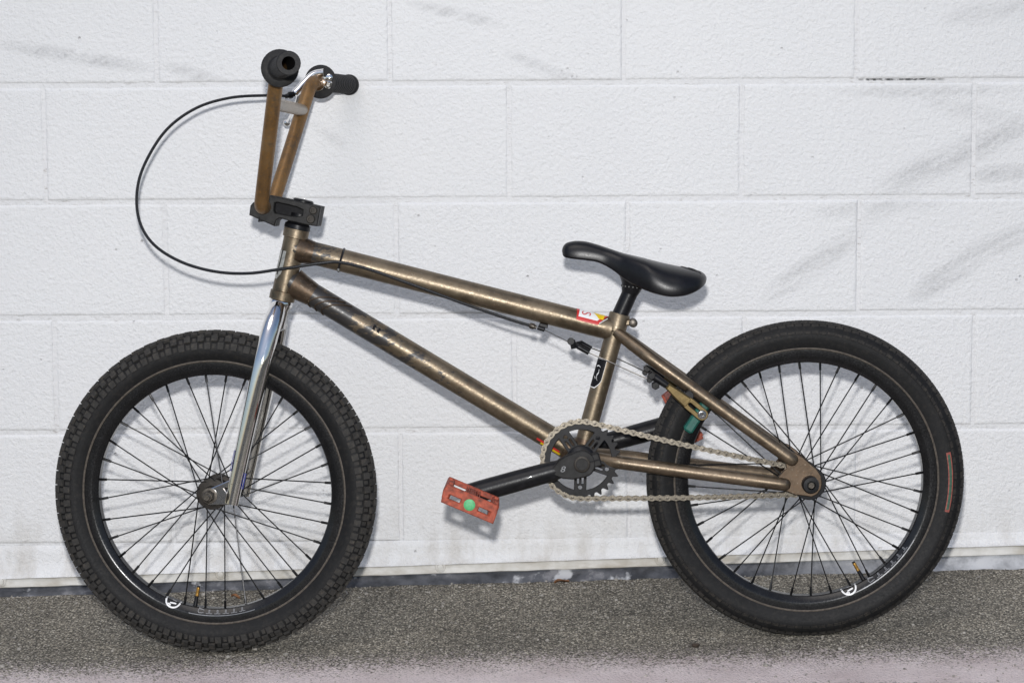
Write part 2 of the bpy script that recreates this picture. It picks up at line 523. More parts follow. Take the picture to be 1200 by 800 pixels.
# ------------------------------------------------------------------ the block wall
wall = empty('block_wall', loc=(0, 0, 0))
tag(wall, 'white painted concrete block wall behind the bicycle with grey scuff marks', 'wall')
PITCH_X, COURSE = 0.403, 0.202
Z0 = 0.0637
HJ = [-0.198, 0.0041, -0.2003, -0.0025, -0.2075]
XW = 3.0
def block_mesh(w, h, seed):
    """moulded block face with softly broken, uneven edges"""
    def steps(L, n):
        e = [0, .0008, .0018, .003, .0045, .0065, .010]
        m = [.010 + (L - .020) * k / n for k in range(1, n)]
        return e + m + [L - q for q in reversed(e)]
    # run the coarse part fine enough that the edge can wander
    xs, zs = steps(w, 44), steps(h, 22)
    v, f = [], []
    for z in zs:
        for x in xs:
            wob = .0016 * noise.noise(Vector((x * 38, z * 38, seed))) + .0009 * noise.noise(Vector((x * 120, z * 120, seed + 5)))
            chip = max(0.0, noise.noise(Vector((x * 22, z * 22, seed + 9))) - .35) * .010
            d = min(x, w - x, z, h - z)
            r = .0050 + wob + chip
            t = max(0.0, 1 - d / max(.0012, r))
            y = .0034 * t * t + .0005 * noise.noise(Vector((x * 9, z * 9, seed + 3)))
            v.append((x - w / 2, y, z - h / 2))
    n = len(xs)
    for j in range(len(zs) - 1):
        for i in range(n - 1):
            f.append((j * n + i, j * n + i + 1, (j + 1) * n + i + 1, (j + 1) * n + i))
    ring = list(range(n)) + [j * n + n - 1 for j in range(1, len(zs))] + [(len(zs) - 1) * n + i for i in range(n - 2, -1, -1)] + [j * n for j in range(len(zs) - 2, 0, -1)]
    k = len(v)
    v += [(v[q][0], .06, v[q][2]) for q in ring]
    m = len(ring)
    f += [(ring[q], ring[(q + 1) % m], k + (q + 1) % m, k + q) for q in range(m)]
    f.append(tuple(k + q for q in range(m)))
    return MB().add(v, f).mesh('block', M_BLOCK, 50)
BMS = [block_mesh(PITCH_X - 0.0040, COURSE - 0.0062, 10.0 * k + 1.7) for k in range(7)]
for row in range(-2, 11):
    zc = Z0 + COURSE * (row + 0.5)
    x0 = HJ[row] if 0 <= row < 5 else (-0.2 if row % 2 == 0 else 0.003)
    k0 = math.floor((-XW - x0) / PITCH_X)
    for k in range(k0, k0 + 15):
        o = bpy.data.objects.new('block', BMS[rng.randrange(7)])
        o.location = (x0 + (k + 0.5) * PITCH_X, rng.uniform(-0.0006, 0.0006), zc + rng.uniform(-.0006, .0006))
        o.rotation_euler = (rng.uniform(-.0015, .0015), rng.uniform(-.0012, .0012), rng.uniform(-.0012, .0012))
        link(o, wall)
# painted mortar joints: a rippled sheet 3 mm behind the block faces
v, f = [], []
nx, nz = 700, 10
zs = []
for row in range(-2, 12):
    zj = Z0 + COURSE * row
    zs += [zj - 0.0065, zj - 0.0035, zj, zj + 0.0035, zj + 0.0065]
for z in zs:
    for i in range(nx + 1):
        x = -XW - .3 + (2 * XW + .6) * i / nx
        v.append((x, 0.0019 + 0.0006 * noise.noise(Vector((x * 30, 0, z * 60))), z))
for j in range(len(zs) - 1):
    for i in range(nx):
        a = j * (nx + 1) + i
        f.append((a, a + 1, a + nx + 2, a + nx + 1))
MB().add(v, f).build('mortar', M_JOINT, wall, smooth=60)
# parged foot of the wall, swelling out to a lip over the termination bar
def foot(x, t): return 0.0127 + 0.0272 * max(-2.0, min(2.0, x)) + t
v, f = [], []
prof = [(0.0, 0.0), (-0.0030, -0.003), (-0.0040, -0.012), (-0.0042, -0.5), (-0.007, -0.75), (-0.0125, -0.93), (-0.0150, -1.0), (-0.001, -1.03)]
nx = 260
for i in range(nx + 1):
    x = -XW + 2 * XW * i / nx
    top = 0.0700 + 0.0076 * x + 0.0009 * noise.noise(Vector((x * 22, 0, 7)))
    bot = foot(x, 0.0185) + 0.0006 * noise.noise(Vector((x * 30, 0, 2)))
    for (y, s) in prof:
        z = top + s if s > -0.1 else top + (top - bot) * s
        v.append((x, y + 0.0008 * noise.noise(Vector((x * 14, z * 30, 3))), z))
m = len(prof)
for i in range(nx):
    for j in range(m - 1):
        f.append((i * m + j, (i + 1) * m + j, (i + 1) * m + j + 1, i * m + j + 1))
MB().add(v, f).build('parged_foot', M_BLOCK, wall, smooth=40)
# painted termination bar with its bolts
v, f = [], []
prof = [(0.002, 0.0168), (-0.0080, 0.0162), (-0.0098, 0.0145), (-0.0098, 0.002), (-0.006, 0.0), (0.004, 0.0)]
for i in range(nx + 1):
    x = -XW + 2 * XW * i / nx
    for (y, s) in prof:
        v.append((x, y + 0.0007 * noise.noise(Vector((x * 18, s * 90, 5))), foot(x, s) + 0.0011 * noise.noise(Vector((x * 25, 0, 9)))))
m = len(prof)
for i in range(nx):
    for j in range(m - 1):
        f.append((i * m + j, (i + 1) * m + j, (i + 1) * m + j + 1, i * m + j + 1))
MB().add(v, f).build('termination_bar', M_BAR, wall, smooth=50)
for k in range(-5, 6):
    x = -0.1293 + 0.389 * k
    mb = MB()
    lathe(mb, (x, -0.0085, foot(x, 0.0135)), (0, -1, 0), [(0, 0.0098), (0.002, 0.0098), (0.003, 0.0086), (0.003, 0.0058), (0.006, 0.0052), (0.007, 0.0)], 18)
    mb.build('washer_bolt', M_BAR, wall)
# black flashing that runs out from under the bar on to the asphalt
v, f = [], []
nx, ny = 420, 7
for i in range(nx + 1):
    x = -XW + 2 * XW * i / nx
    for j in range(ny):
        t = j / (ny - 1)
        wr = noise.noise(Vector((x * 14, t * 2.2, 0))) + 0.6 * noise.noise(Vector((x * 37, t * 3, 5)))
        y = -0.003 - 0.026 * t ** 1.4 - 0.004 * wr * t
        zt = foot(x, 0.004); zb = ground_z(x, y) - 0.002 + 0.003 * noise.noise(Vector((x * 9, 0, 3)))
        z = zt + (zb - zt) * (t ** 0.8) + 0.0035 * wr * math.sin(PI * t)
        v.append((x, y, z))
for i in range(nx):
    for j in range(ny - 1):
        a = i * ny + j
        f.append((a, a + ny, a + ny + 1, a + 1))
MB().add(v, f).build('flashing_strip', M_MEMB, wall, smooth=60)

# litter
mb = MB()
lump = [Vector(p) for p in ico]
gzz = ground_z(0.287, -0.468)
mb.add([(0.287 + p.x * 0.008 * rng.uniform(.7, 1.2), -0.468 + p.y * 0.006 * rng.uniform(.7, 1.2), gzz + 0.0035 + p.z * 0.0042 * rng.uniform(.8, 1.2)) for p in lump], icof)
tag(mb.build('clod', simple('dark_clod', (0.05, 0.035, 0.025), .9, 0, .4, 200, .3), smooth=60), 'small dark brown clod on the edge of the pink band', 'clod')
def leaf(x, y, a, L, w, label, mat):
    mb = MB(); vv, ff = [], []
    for i in range(7):
        t = i / 6; ww = w * math.sin(PI * (0.06 + 0.88 * t))
        for s in (-1, 0, 1):
            lx = L * (t - .5); ly = s * ww; h = 0.0015 + 0.003 * abs(s) + 0.002 * math.sin(t * 5)
            px_, py_ = x + lx * math.cos(a) - ly * math.sin(a), y + lx * math.sin(a) + ly * math.cos(a)
            vv.append((px_, py_, ground_z(px_, py_) + h))
    for i in range(6):
        for s in range(2): ff.append((i * 3 + s, i * 3 + s + 1, i * 3 + s + 4, i * 3 + s + 3))
    k = len(vv)
    vv2 = vv + [(p[0], p[1], p[2] - 0.0006) for p in vv]
    ff2 = ff + [tuple(reversed([q + k for q in t_])) for t_ in ff]
    mb.add(vv2, ff2)
    tag(mb.build('dry_leaf', mat, smooth=60), label, 'leaf', 'dry leaves on the asphalt')
leaf(0.085, -0.034, 0.5, 0.03, 0.007, 'dry brown leaf curled beside the rear tyre at the foot of the wall', M_LEAF)
leaf(-0.485, -0.075, -0.6, 0.020, 0.004, 'thin orange dry leaf seen through the spokes of the knobbly wheel', M_LEAF)

# ------------------------------------------------------------------ materials of the bicycle
def raw_steel(name, tint=(0.188, 0.150, 0.103), patches=0.0, rust=0.5, x1=-0.01, add=0.31):
    """clear-coated raw steel gone brown: blotches, rust freckles and (near the head tube) worn black decals"""
    t = NT(name); c = t.coord()
    blot = t.noise(c, 24, 5, .62); frk = t.noise(c, 190, 3, .6); fine = t.noise(c, 420, 2)
    base = t.ramp(blot, [(0.25, tuple(x * .5 for x in tint)), (0.5, tint), (0.75, (tint[0] * 1.35, tint[1] * 1.36, tint[2] * 1.4))])
    base = t.mix(t.math('MULTIPLY', t.ramp(frk, [(0.54, 0), (0.68, 1)]), rust), base, (0.12, 0.068, 0.032))
    lite = t.ramp(t.noise(c, 260, 2), [(0.63, 0), (0.74, .3)])
    base = t.mix(lite, base, (0.46, 0.40, 0.32))
    met = t.ramp(frk, [(0.5, 0.85), (0.75, 0.45)])
    ro = t.ramp(t.math('ADD', t.math('MULTIPLY', fine, .5), t.math('MULTIPLY', blot, .5)), [(0.32, 0.30), (0.66, 0.56)])
    if patches:
        sx = t.n('ShaderNodeSeparateXYZ'); t.l(c, sx.inputs[0])
        rg = t.n('ShaderNodeMapRange'); t.l(sx.outputs['X'], rg.inputs[0])
        for i, q in ((1, -0.33), (2, x1), (3, add), (4, -0.02)): rg.inputs[i].default_value = q
        pm = t.ramp(t.math('ADD', t.noise(t.mapping(c, rot=(0, rad(31), 0), scale=(.55, 1, 1.3)), 50, 5, .72), rg.outputs[0]), [(0.655, 0), (0.70, patches)])
        base = t.mix(pm, base, (0.022, 0.021, 0.022))
        met = t.math('MULTIPLY', met, t.math('SUBTRACT', 1.0, pm, clamp=True))
    t.set(color=base, metal=met, rough=ro, coat=0.10, coat_rough=0.25)
    t.bump(t.math('ADD', frk, t.math('MULTIPLY', fine, .5)), 0.16, 0.0006)
    return t.mat

def rusty_bar():
    t = NT('rusted_bar_steel'); c = t.coord()
    a = t.noise(c, 16, 5, .6); b = t.noise(c, 230, 4, .65)
    base = t.ramp(a, [(0.28, (0.13, 0.075, 0.035)), (0.5, (0.22, 0.125, 0.05)), (0.72, (0.26, 0.17, 0.085))])
    base = t.mix(t.ramp(b, [(0.5, 0), (0.7, .7)]), base, (0.33, 0.165, 0.045))
    base = t.mix(t.ramp(t.noise(c, 60, 3), [(0.58, 0), (0.72, .6)]), base, (0.10, 0.075, 0.055))
    t.set(color=base, metal=0.55, rough=t.ramp(b, [(0.3, .34), (0.7, .6)]))
    t.bump(b, 0.25, 0.0006); return t.mat

def chrome(name='chrome', rust=0.0):
    t = NT(name); c = t.coord()
    f_ = t.noise(c, 300, 3)
    base = t.ramp(t.noise(c, 30, 4), [(0.3, (0.80, 0.79, 0.775)), (0.7, (0.88, 0.87, 0.855))])
    sp = t.ramp(t.noise(c, 240, 2), [(0.68, 0), (0.76, .7)])
    base = t.mix(sp, base, (0.25, 0.17, 0.10))
    t.set(color=base, metal=1.0, rough=t.ramp(f_, [(0.3, 0.05), (0.8, 0.13)]))
    return t.mat

def rubber(name, col, rough=.62, dust=0.35):
    t = NT(name); c = t.coord()
    a = t.noise(c, 40, 5, .6); b = t.noise(c, 400, 3)
    base = t.ramp(a, [(0.3, tuple(x * .75 for x in col)), (0.7, tuple(x * 1.25 for x in col))])
    base = t.mix(t.math('MULTIPLY', t.ramp(t.noise(c, 150, 4, .65), [(0.5, 0), (0.75, 1)]), dust), base, (0.10, 0.085, 0.068))
    t.set(color=base, rough=t.ramp(b, [(0.3, rough - .08), (0.7, rough + .1)]), spec=.22)
    t.bump(b, .2, .0005); return t.mat

M_FRAME = raw_steel('raw_frame_steel')
M_DOWN = raw_steel('raw_frame_steel_worn_decal', patches=0.95)
M_TOP = raw_steel('raw_top_tube_steel', patches=0.9, x1=-0.20, add=0.22)
M_STAY = raw_steel('raw_stay_steel', (0.160, 0.124, 0.086), rust=.55)
M_WELD = raw_steel('brazed_joint', (0.115, 0.082, 0.056), rust=.6)
M_BARS = rusty_bar()
M_XBAR = raw_steel('crossbar_steel', (0.30, 0.26, 0.21), rust=.35)
M_CHROME = chrome()
M_RUB = rubber('tyre_rubber', (0.0095, 0.0095, 0.010), .6, .13)
M_KNOB = rubber('tread_rubber', (0.036, 0.0345, 0.0325), .8, .55)
M_RIB = rubber('rib_rubber', (0.026, 0.0245, 0.023), .75, .5)
M_GRIP = rubber('grip_rubber', (0.020, 0.020, 0.021), .6, .2)
M_RIM = simple('black_anodised_rim', (0.012, 0.012, 0.013), 0.22, 0.3, .3, 60, .05)
M_BEAD = simple('tyre_bead_line', (0.09, 0.075, 0.06), 0.6, 0, .4, 200, .1)
M_SPOKE = simple('black_spoke', (0.016, 0.016, 0.017), 0.35, 0.6, .3, 100, .05)
M_HUB = simple('grimy_hub', (0.024, 0.020, 0.016), 0.5, 0.5, .4, 120, .2)
M_BLACK = simple('black_painted_metal', (0.009, 0.009, 0.0105), 0.38, 0.0, .4, 80, .10, coat=.05, spec=.22)
M_STEM = simple('worn_black_stem', (0.019, 0.0185, 0.0185), 0.5, 0.1, .4, 90, .12, spec=.2)
M_BOLT = simple('dull_bolt', (0.085, 0.075, 0.064), 0.4, 0.8, .4, 300, .1)
M_CHAIN = simple('nickel_chain', (0.185, 0.165, 0.135), 0.30, 0.9, .5, 300, .1)
M_SADDLE = simple('satin_black_seat', (0.0065, 0.0065, 0.008), 0.34, 0.0, .25, 160, .10, spec=.34)
M_RED = simple('scuffed_red_plastic', (0.30, 0.056, 0.026), 0.62, 0.0, .5, 140, .55)
M_GREEN = simple('green_plastic_cap', (0.09, 0.42, 0.17), 0.5, 0.0, .15, 300, .2)
M_TEAL = simple('green_brake_pad', (0.012, 0.11, 0.085), 0.55, 0.0, .3, 100, .1)
M_GOLD = simple('bronze_brake_arm', (0.125, 0.090, 0.038), 0.48, 0.75, .25, 90, .08)
M_CABLE = simple('black_cable_housing', (0.012, 0.012, 0.013), 0.3, 0.0, .2, 100, .05)
M_WIRE = simple('steel_wire', (0.35, 0.34, 0.32), 0.35, 0.9, .2, 300, .05)
M_BRASS = simple('brass_valve', (0.45, 0.25, 0.06), 0.35, 0.8, .3, 300, .05)
M_WHITE = simple('white_vinyl', (0.78, 0.78, 0.78), 0.35, 0.0, .04, 60, .05)
M_LINE = simple('silver_print', (0.17, 0.175, 0.185), 0.4, 0.2, .2, 200, .05)
M_REDV = simple('red_vinyl', (0.55, 0.03, 0.025), 0.35, 0.0, .1, 60, .05)
M_YELV = simple('yellow_vinyl', (0.80, 0.55, 0.01), 0.35, 0.0, .08, 60, .05)
M_BLKV_SHADE = simple('black_vinyl_and_slot_shade', (0.010, 0.010, 0.012), 0.5, 0.0, .1, 60, .05, spec=.1)  # vinyl black, also used as painted shade in the stem pocket and slots
M_BLUE = simple('blue_vinyl', (0.02, 0.04, 0.42), 0.35, 0.0, .1, 60, .05)
M_BADGE = simple('worn_badge', (0.46, 0.45, 0.41), 0.35, 0.4, .35, 150, .1)
M_TYLAB = simple('faded_red_tyre_print', (0.26, 0.055, 0.04), 0.6, 0.0, .4, 250, .1)
M_TYGRN = simple('faded_green_tyre_print', (0.02, 0.07, 0.04), 0.6, 0.0, .5, 250, .1)

# ------------------------------------------------------------------ the bicycle: leans on the wall with the far grip
LEAN = rad(3.0)
bike = empty('bicycle', loc=(0, -0.41, -0.0018))
bike.rotation_euler = (-LEAN, 0, 0)
tag(bike, 'small raw-steel stunt bicycle with black wheels leaning on the white wall', 'bicycle')

ST_A = V(-0.3398, 0.6546); ST_B = V(-0.3657, 0.5423)
ST_AX = (ST_A - ST_B).normalized()
STEER = Matrix.Translation(ST_A) @ Matrix.Rotation(rad(-3.3), 4, ST_AX) @ Matrix.Translation(-ST_A)
sx_ = lambda p: STEER @ Vector(p)

# ---- frame
frame = empty('frame', bike)
def ring_at(mb, p, ax, r, h, bulge=0.002, seg=24):
    lathe(mb, Vector(p) - Vector(ax).normalized() * h / 2, ax, [(0, r - .001), (h * .12, r + bulge * .6), (h * .5, r + bulge), (h * .88, r + bulge * .6), (h, r - .001)], seg)
mb = MB()
lathe(mb, ST_B, ST_AX, [(0.0, 0.0205), (0.0135, 0.0205), (0.0145, 0.0182), (0.05, 0.0178), (0.095, 0.0178), (0.1005, 0.0182), (0.1015, 0.0205), (0.1150, 0.0205)], 36)
mb.build('head_tube', M_FRAME, frame)
TT0, TT1 = V(-0.345, 0.6243), V(0.158, 0.4925)
mb = MB(); tube(mb, [TT0.lerp(TT1, t / 10) for t in range(11)], 0.0182, 28); toptube = mb.build('top_tube', M_TOP, frame)
DT0, DT1 = V(-0.352, 0.5722), V(0.1079, 0.2905)
mb = MB(); tube(mb, [DT0.lerp(DT1, t / 10) for t in range(11)], 0.0187, 28); mb.build('down_tube', M_DOWN, frame)
BBC = V(0.1077, 0.2880)
ST_T = V(0.1720, 0.5170); ST_AXIS = (ST_T - BBC).normalized()
mb = MB(); tube(mb, [BBC.lerp(ST_T, t / 8) for t in range(9)], 0.0146, 24); mb.build('seat_tube', M_FRAME, frame)
mb = MB(); lathe(mb, BBC + Vector((0, -0.037, 0)), (0, 1, 0), [(0, .017), (0, .0225), (.004, .0232), (.070, .0232), (.074, .0225), (.074, .017)], 32); mb.build('bottom_bracket_shell', M_FRAME, frame)
# brazing built up where the tubes meet
def weld(p, ax, prof):
    mb = MB(); lathe(mb, p, ax, prof, 28); mb.build('weld_bead', M_WELD, frame, smooth=60)
d = (TT1 - TT0).normalized(); weld(TT0 + d * .006, d, [(0, .0235), (.006, .0222), (.012, .0205), (.019, .0192), (.026, .0183)])
d = (DT1 - DT0).normalized(); weld(DT0 + d * .006, d, [(0, .0245), (.008, .0232), (.016, .0215), (.026, .0202), (.036, .0188)])
weld(DT1 - d * .030, d, [(0, .0188), (.006, .0197), (.012, .0210)])
weld(BBC + ST_AXIS * .019, ST_AXIS, [(0, .0175), (.006, .0160), (.012, .0147)])
# curved gusset lines over the down tube at the head
mb = MB()
d = (DT1 - DT0).normalized(); side = Vector((0, -1, 0)); upd = d.cross(side).normalized()
for off in (0.0, 0.012, 0.024):
    pts = []
    for k in range(13):
        q = -1.1 + 2.4 * k / 12
        c0 = DT0 + d * (.050 + off + .030 * (1 - math.cos(q * .9)) - .02 * math.sin(q))
        pts.append(c0 + (side * math.cos(q) + upd * math.sin(q)) * .0192)
    tube(mb, pts, .0012, 6)
mb.build('gusset_ridge', M_WELD, frame)
# stays
for s in (1, -1):
    up = V(0.165, 0.4890, s * .010)
    mid = V(0.2281, 0.4416, s * .040)
    lo = V(0.4330, 0.2935, s * .0585)
    pts = spline([up, V(0.196, 0.4655, s * .026), mid, V(0.33, 0.368, s * .050), lo], 6)
    mb = MB(); tube(mb, pts, [.0085 + .0020 * min(1, i / 5) for i in range(len(pts))], 18)
    dd = (pts[-1] - pts[-2]).normalized(); lathe(mb, lo, dd, [(0, .0105), (.008, .0103), (.013, .0085), (.0165, .005), (.0175, 0)], 18)
    mb.build('seat_stay', M_STAY, frame)
    pts = spline([V(0.118, 0.2905, s * .020), V(0.150, 0.2865, s * .036), V(0.1874, 0.2820, s * .044), V(0.300, 0.2668, s * .051), V(0.4200, 0.2510, s * .0585)], 6)
    mb = MB(); tube(mb, pts, .0107, 18)
    dd = (pts[-1] - pts[-2]).normalized(); lathe(mb, pts[-1], dd, [(0, .0107), (.008, .0105), (.013, .0088), (.0165, .005), (.0175, 0)], 18)
    mb.build('chain_stay', M_STAY, frame)
    poly = [(0.4335,0.3035),(0.446,0.300),(0.4585,0.291),(0.4775,0.2745),(0.4845,0.2640),(0.4865,0.2525),(0.4850,0.2425),(0.479,0.2345),(0.4700,0.2300),(0.458,0.2320),(0.444,0.2335),(0.431,0.2390),(0.4185,0.2435),(0.4120,0.2520),(0.4185,0.2640),(0.4300,0.2760),(0.4280,0.2900)]
    mb = MB(); plate(mb, [poly], .006, lambda q, s=s: V(q.x, q.y, s * (.0575 + q.z)), .0012)
    mb.build('dropout', M_WELD, frame)
# seat clamp: slotted collar with an eared bolt
mb = MB()
lathe(mb, ST_T - ST_AXIS * .030, ST_AXIS, [(0, .0150), (.002, .0168), (.028, .0168), (.030, .0158), (.030, .0128)], 28)
ear = V(0.1925, 0.5025)
bevel_box(mb, Matrix.Translation(V(0.186, 0.5032)), .016, .020, .010, .002)
mb.build('seat_clamp', M_FRAME, frame)
mb = MB(); lathe(mb, ear + Vector((0, -.016, 0)), (0, 1, 0), [(0, 0), (.0, .003), (.001, .0062), (.003, .0070), (.029, .0070), (.031, .006), (.031, 0)], 18)
mb.build('clamp_bolt', M_BOLT, frame)
# cable stop under the top tube
mb = MB()
pc = T3((0.0503, 0.4993, 0.0060))
bevel_box(mb, Matrix.Translation(pc) @ Matrix.Rotation(rad(14), 4, 'Y'), .014, .008, .006, .001)
lathe(mb, T3((0.0408, 0.4966, 0.0100)), T3((0.0543, 0.4921, 0.0100)) - T3((0.0408, 0.4966, 0.0100)), [(0, .0038), (.011, .0038), (.012, .0028)], 14)
mb.build('cable_stop', M_BLACK, frame)

# decals lie as thin vinyl on the tubes
def on_tube(P0, P1, r):
    ax = (P1 - P0).normalized(); side = Vector((0, -1, 0)); side = (side - ax * side.dot(ax)).normalized(); up_ = side.cross(ax)
    if up_.z < 0: up_ = -up_
    def mp(s, a, h=0.0):      # s along the tube, a around (0 faces the photographer, + upwards)
        return P0 + ax * s + (side * math.cos(a) + up_ * math.sin(a)) * (r + h)
    return mp
def patch(mb, mp, fn, ns, na, h, mi=0):
    """fn(i, j in 0..1) -> (s, a); a thin sheet with an edge"""
    v, f = [], []
    for i in range(ns + 1):
        for j in range(na + 1):
            v.append(mp(*fn(i / ns, j / na), h))
    for i in range(ns):
        for j in range(na):
            k = i * (na + 1) + j
            f.append((k, k + 1, k + na + 2, k + na + 1))
    mb.add(v, f, mi)
tt = on_tube(TT0, TT1, .0182)
LT = (TT1 - TT0).length
S0 = (T3((0.0979, 0.5094, 0.0000)) - TT0).dot((TT1 - TT0).normalized()); S1 = (T3((0.1515, 0.4955, 0.0000)) - TT0).dot((TT1 - TT0).normalized())
LS = S1 - S0
mb = MB()
A0, A1 = 0.10, 1.75
def edge_r(j): return S1 - (LS * .30) * (1 - j) ** 1.2
patch(mb, tt, lambda i, j: (S0 + (edge_r(j) - S0) * i + .004 * (1 - j) * (1 - i), A0 + (A1 - A0) * j), 10, 12, .00035, 0)
patch(mb, tt, lambda i, j: (S0 + .006 + (edge_r(j) - .0075 - S0) * i * .98, A0 + .34 + (A1 - A0 - .34) * j), 10, 12, .0006, 1)
v = [tt(S0 + LS * .66, 1.20, .0008), tt(S0 + LS * .60 + .001, 1.60, .0008), tt(edge_r(1) - .009, 1.60, .0008), tt(edge_r(.5) - .008, 1.0, .0008), tt(edge_r(.3) - .008, .74, .0008)]
v0 = [(S0 + LS * .52, 1.35), (S0 + LS * .72, .62), (S0 + LS * .83, .70), (S0 + LS * .93, 1.20), (S0 + LS * .90, 1.38)]
v = []; NB = 6
for k in range(NB + 1):
    t = k / NB
    v.append(tt(S0 + LS * (.50 + .19 * t), 1.38 - .72 * t, .0008))
    v.append(tt(S0 + LS * (.86 - .04 * t), 1.38 - .72 * t, .0008))
mb.add(v, [(2 * k, 2 * k + 1, 2 * k + 3, 2 * k + 2) for k in range(NB)], 2)
text(mb, 'S', .021, lambda q: tt(S0 + LS * .30 + q.y * 1.0, .93 - q.x / .0182, .0009), 0)
for k in range(8):       # too small to read: a row of tiny white strokes in the red edge
    s = S0 + LS * (.74 + .026 * k); a = .24 + .085 * k
    v = [tt(s, a, .0009), tt(s + .0012, a, .0009), tt(s + .0012, a + .11, .0009), tt(s, a + .11, .0009)]
    mb.add(v, [(0, 1, 2, 3)], 1)
tag(mb.build('sticker', [M_REDV, M_WHITE, M_YELV], frame, smooth=60), 'red, white and yellow sticker with a sideways S on the top tube')
stt = on_tube(BBC, ST_T, .0146)
Q0 = (T3((0.1274, 0.4002, 0.0000)) - BBC).dot(ST_AXIS); Q1 = (T3((0.1439, 0.4465, 0.0000)) - BBC).dot(ST_AXIS)
mb = MB()
def seatst(i, j, m=0.0):
    s = Q0 + m + (Q1 - Q0 - 2 * m) * i
    lo = -0.05 - .75 * max(0, (.28 - i) / .28) ** 2 * -1 * .0
    a_hi = 1.45; a_lo = 0.05 + (.55 * max(0, (.30 - i) / .30) ** 1.6)
    return s, (a_lo + m * 20) + (a_hi - a_lo - m * 26) * j
patch(mb, stt, lambda i, j: seatst(i, j), 12, 8, .00035, 0)
patch(mb, stt, lambda i, j: seatst(i, j, .0016), 12, 8, .0006, 1)
for pts in ([(.25, .45), (.30, .62), (.42, .68), (.52, .55), (.62, .60)], [(.28, .85), (.36, .95), (.30, .70)], [(.70, .5), (.74, .75), (.70, 1.0)]):
    for (a, b) in zip(pts, pts[1:]):
        s0, s1 = Q0 + (Q1 - Q0) * a[0], Q0 + (Q1 - Q0) * b[0]
        mb.add([stt(s0, a[1], .0009), stt(s0 + .0014, a[1] + .06, .0009), stt(s1 + .0014, b[1] + .06, .0009), stt(s1, b[1], .0009)], [(0, 1, 2, 3)], 0)
tag(mb.build('sticker', [M_WHITE, M_BLKV_SHADE], frame, smooth=60), 'black sticker with white outline on the seat tube')
dtm = on_tube(DT0, DT1, .0187)
DL = (DT1 - DT0).length
mb = MB()
patch(mb, dtm, lambda i, j: (DL - .075 + .042 * i, -.50 - .22 * j), 10, 3, .0004, 0)
patch(mb, dtm, lambda i, j: (DL - .066 + .036 * i, -.72 - .25 * j), 10, 3, .0004, 1)
tag(mb.build('sticker', [M_REDV, M_YELV], frame, smooth=60), 'red and yellow sticker under the down tube by the sprocket')
# worn black lettering left on the down tube: only the two tall strokes and scraps survive
S_L = (T3((-0.2211, 0.4979, 0.0000)) - DT0).dot((DT1 - DT0).normalized())
for ds, a0, a1, w_ in ((0, .18, .62, .0042), (.0085, .16, .60, .0042)):
    mb = MB()
    patch(mb, dtm, lambda i, j: (S_L + ds + w_ * i + .0008 * math.sin(9 * j + ds * 900), a0 + (a1 - a0) * j), 2, 8, .0003, 0)
    mb.build('worn_letter', M_BLKV_SHADE, frame, smooth=60)
# head badge on the front of the head tube
hb = on_tube(ST_B, ST_A, .0178)
mb = MB()
def badge(i, j, m=0):
    wd = .95 * (1 - .75 * max(0, (.30 - i) / .30) ** 1.5)
    return .032 + m + (.046 - 2 * m) * i, 1.02 + (wd - m * 30) * (j - .5) * 1.25
patch(mb, hb, lambda i, j: badge(i, j), 10, 8, .0007, 0)
patch(mb, hb, lambda i, j: (badge(i, j, .003)[0] + .004, 0.85 + .14 * j - .10 * i), 6, 2, .0010, 1)
tag(mb.build('head_badge', [M_BADGE, M_BLKV_SHADE], frame, smooth=60), 'worn silver shield badge on the head tube')

# ---- fork
fork = empty('fork', bike)
mb = MB()
cr_top = ST_B + ST_AX * .001
lathe(mb, cr_top, -ST_AX, [(0, .0165), (.004, .0185), (.010, .0185), (.016, .0165), (.045, .0150), (.050, .010), (.051, 0)], 28)
mb.build('steerer_base', M_CHROME, fork, xf=sx_)
for s in (1, -1):
    pts = spline([V(-0.3695, 0.5330, s * .012), V(-0.3722, 0.520, s * .024), V(-0.3775, 0.498, s * .0385), V(-0.3850, 0.4655, s * .048), V(-0.3925, 0.4350, s * .0525), V(-0.4110, 0.3560, s * .0545), V(-0.4270, 0.2850, s * .0550), V(-0.4405, 0.2235, s * .0550)], 6)
    n = len(pts)
    mb = MB(); tube(mb, pts, [(.0122 + .0025 * min(1, i / 9)) if i < 22 else .0147 - .0040 * (i - 22) / (n - 23) for i in range(n)], 28)
    mb.build('fork_leg', M_CHROME, fork, xf=sx_)
    poly = [(-.4335,.2225),(-.4300,.2620),(-.4365,.2640),(-.4560,.2555),(-.4750,.2475),(-.4855,.2410),(-.4880,.2335),(-.4835,.2255),(-.4740,.2215)]
    hole = [(-.4520,.2480),(-.4440,.2510),(-.4455,.2380)]
    mb = MB(); plate(mb, [poly, hole], .006, lambda q, s=s: V(q.x, q.y, s * (.0535 + q.z)), .0012)
    mb.build('fork_dropout', M_CHROME, fork, xf=sx_)
mb = MB()
lg = on_tube(V(-0.4270, 0.2850, .0550), V(-0.4110, 0.3560, .0545), .0128)
patch(mb, lg, lambda i, j: (-.012 + .034 * i, 1.05 + .5 * j), 6, 4, .0006, 0)
patch(mb, lg, lambda i, j: (-.036 + .026 * i, -1.15 - .4 * j), 6, 4, .0006, 0)
tag(mb.build('fork_decal', M_BLUE, fork, smooth=60, xf=sx_), 'blue decal scrap on the fork leg')

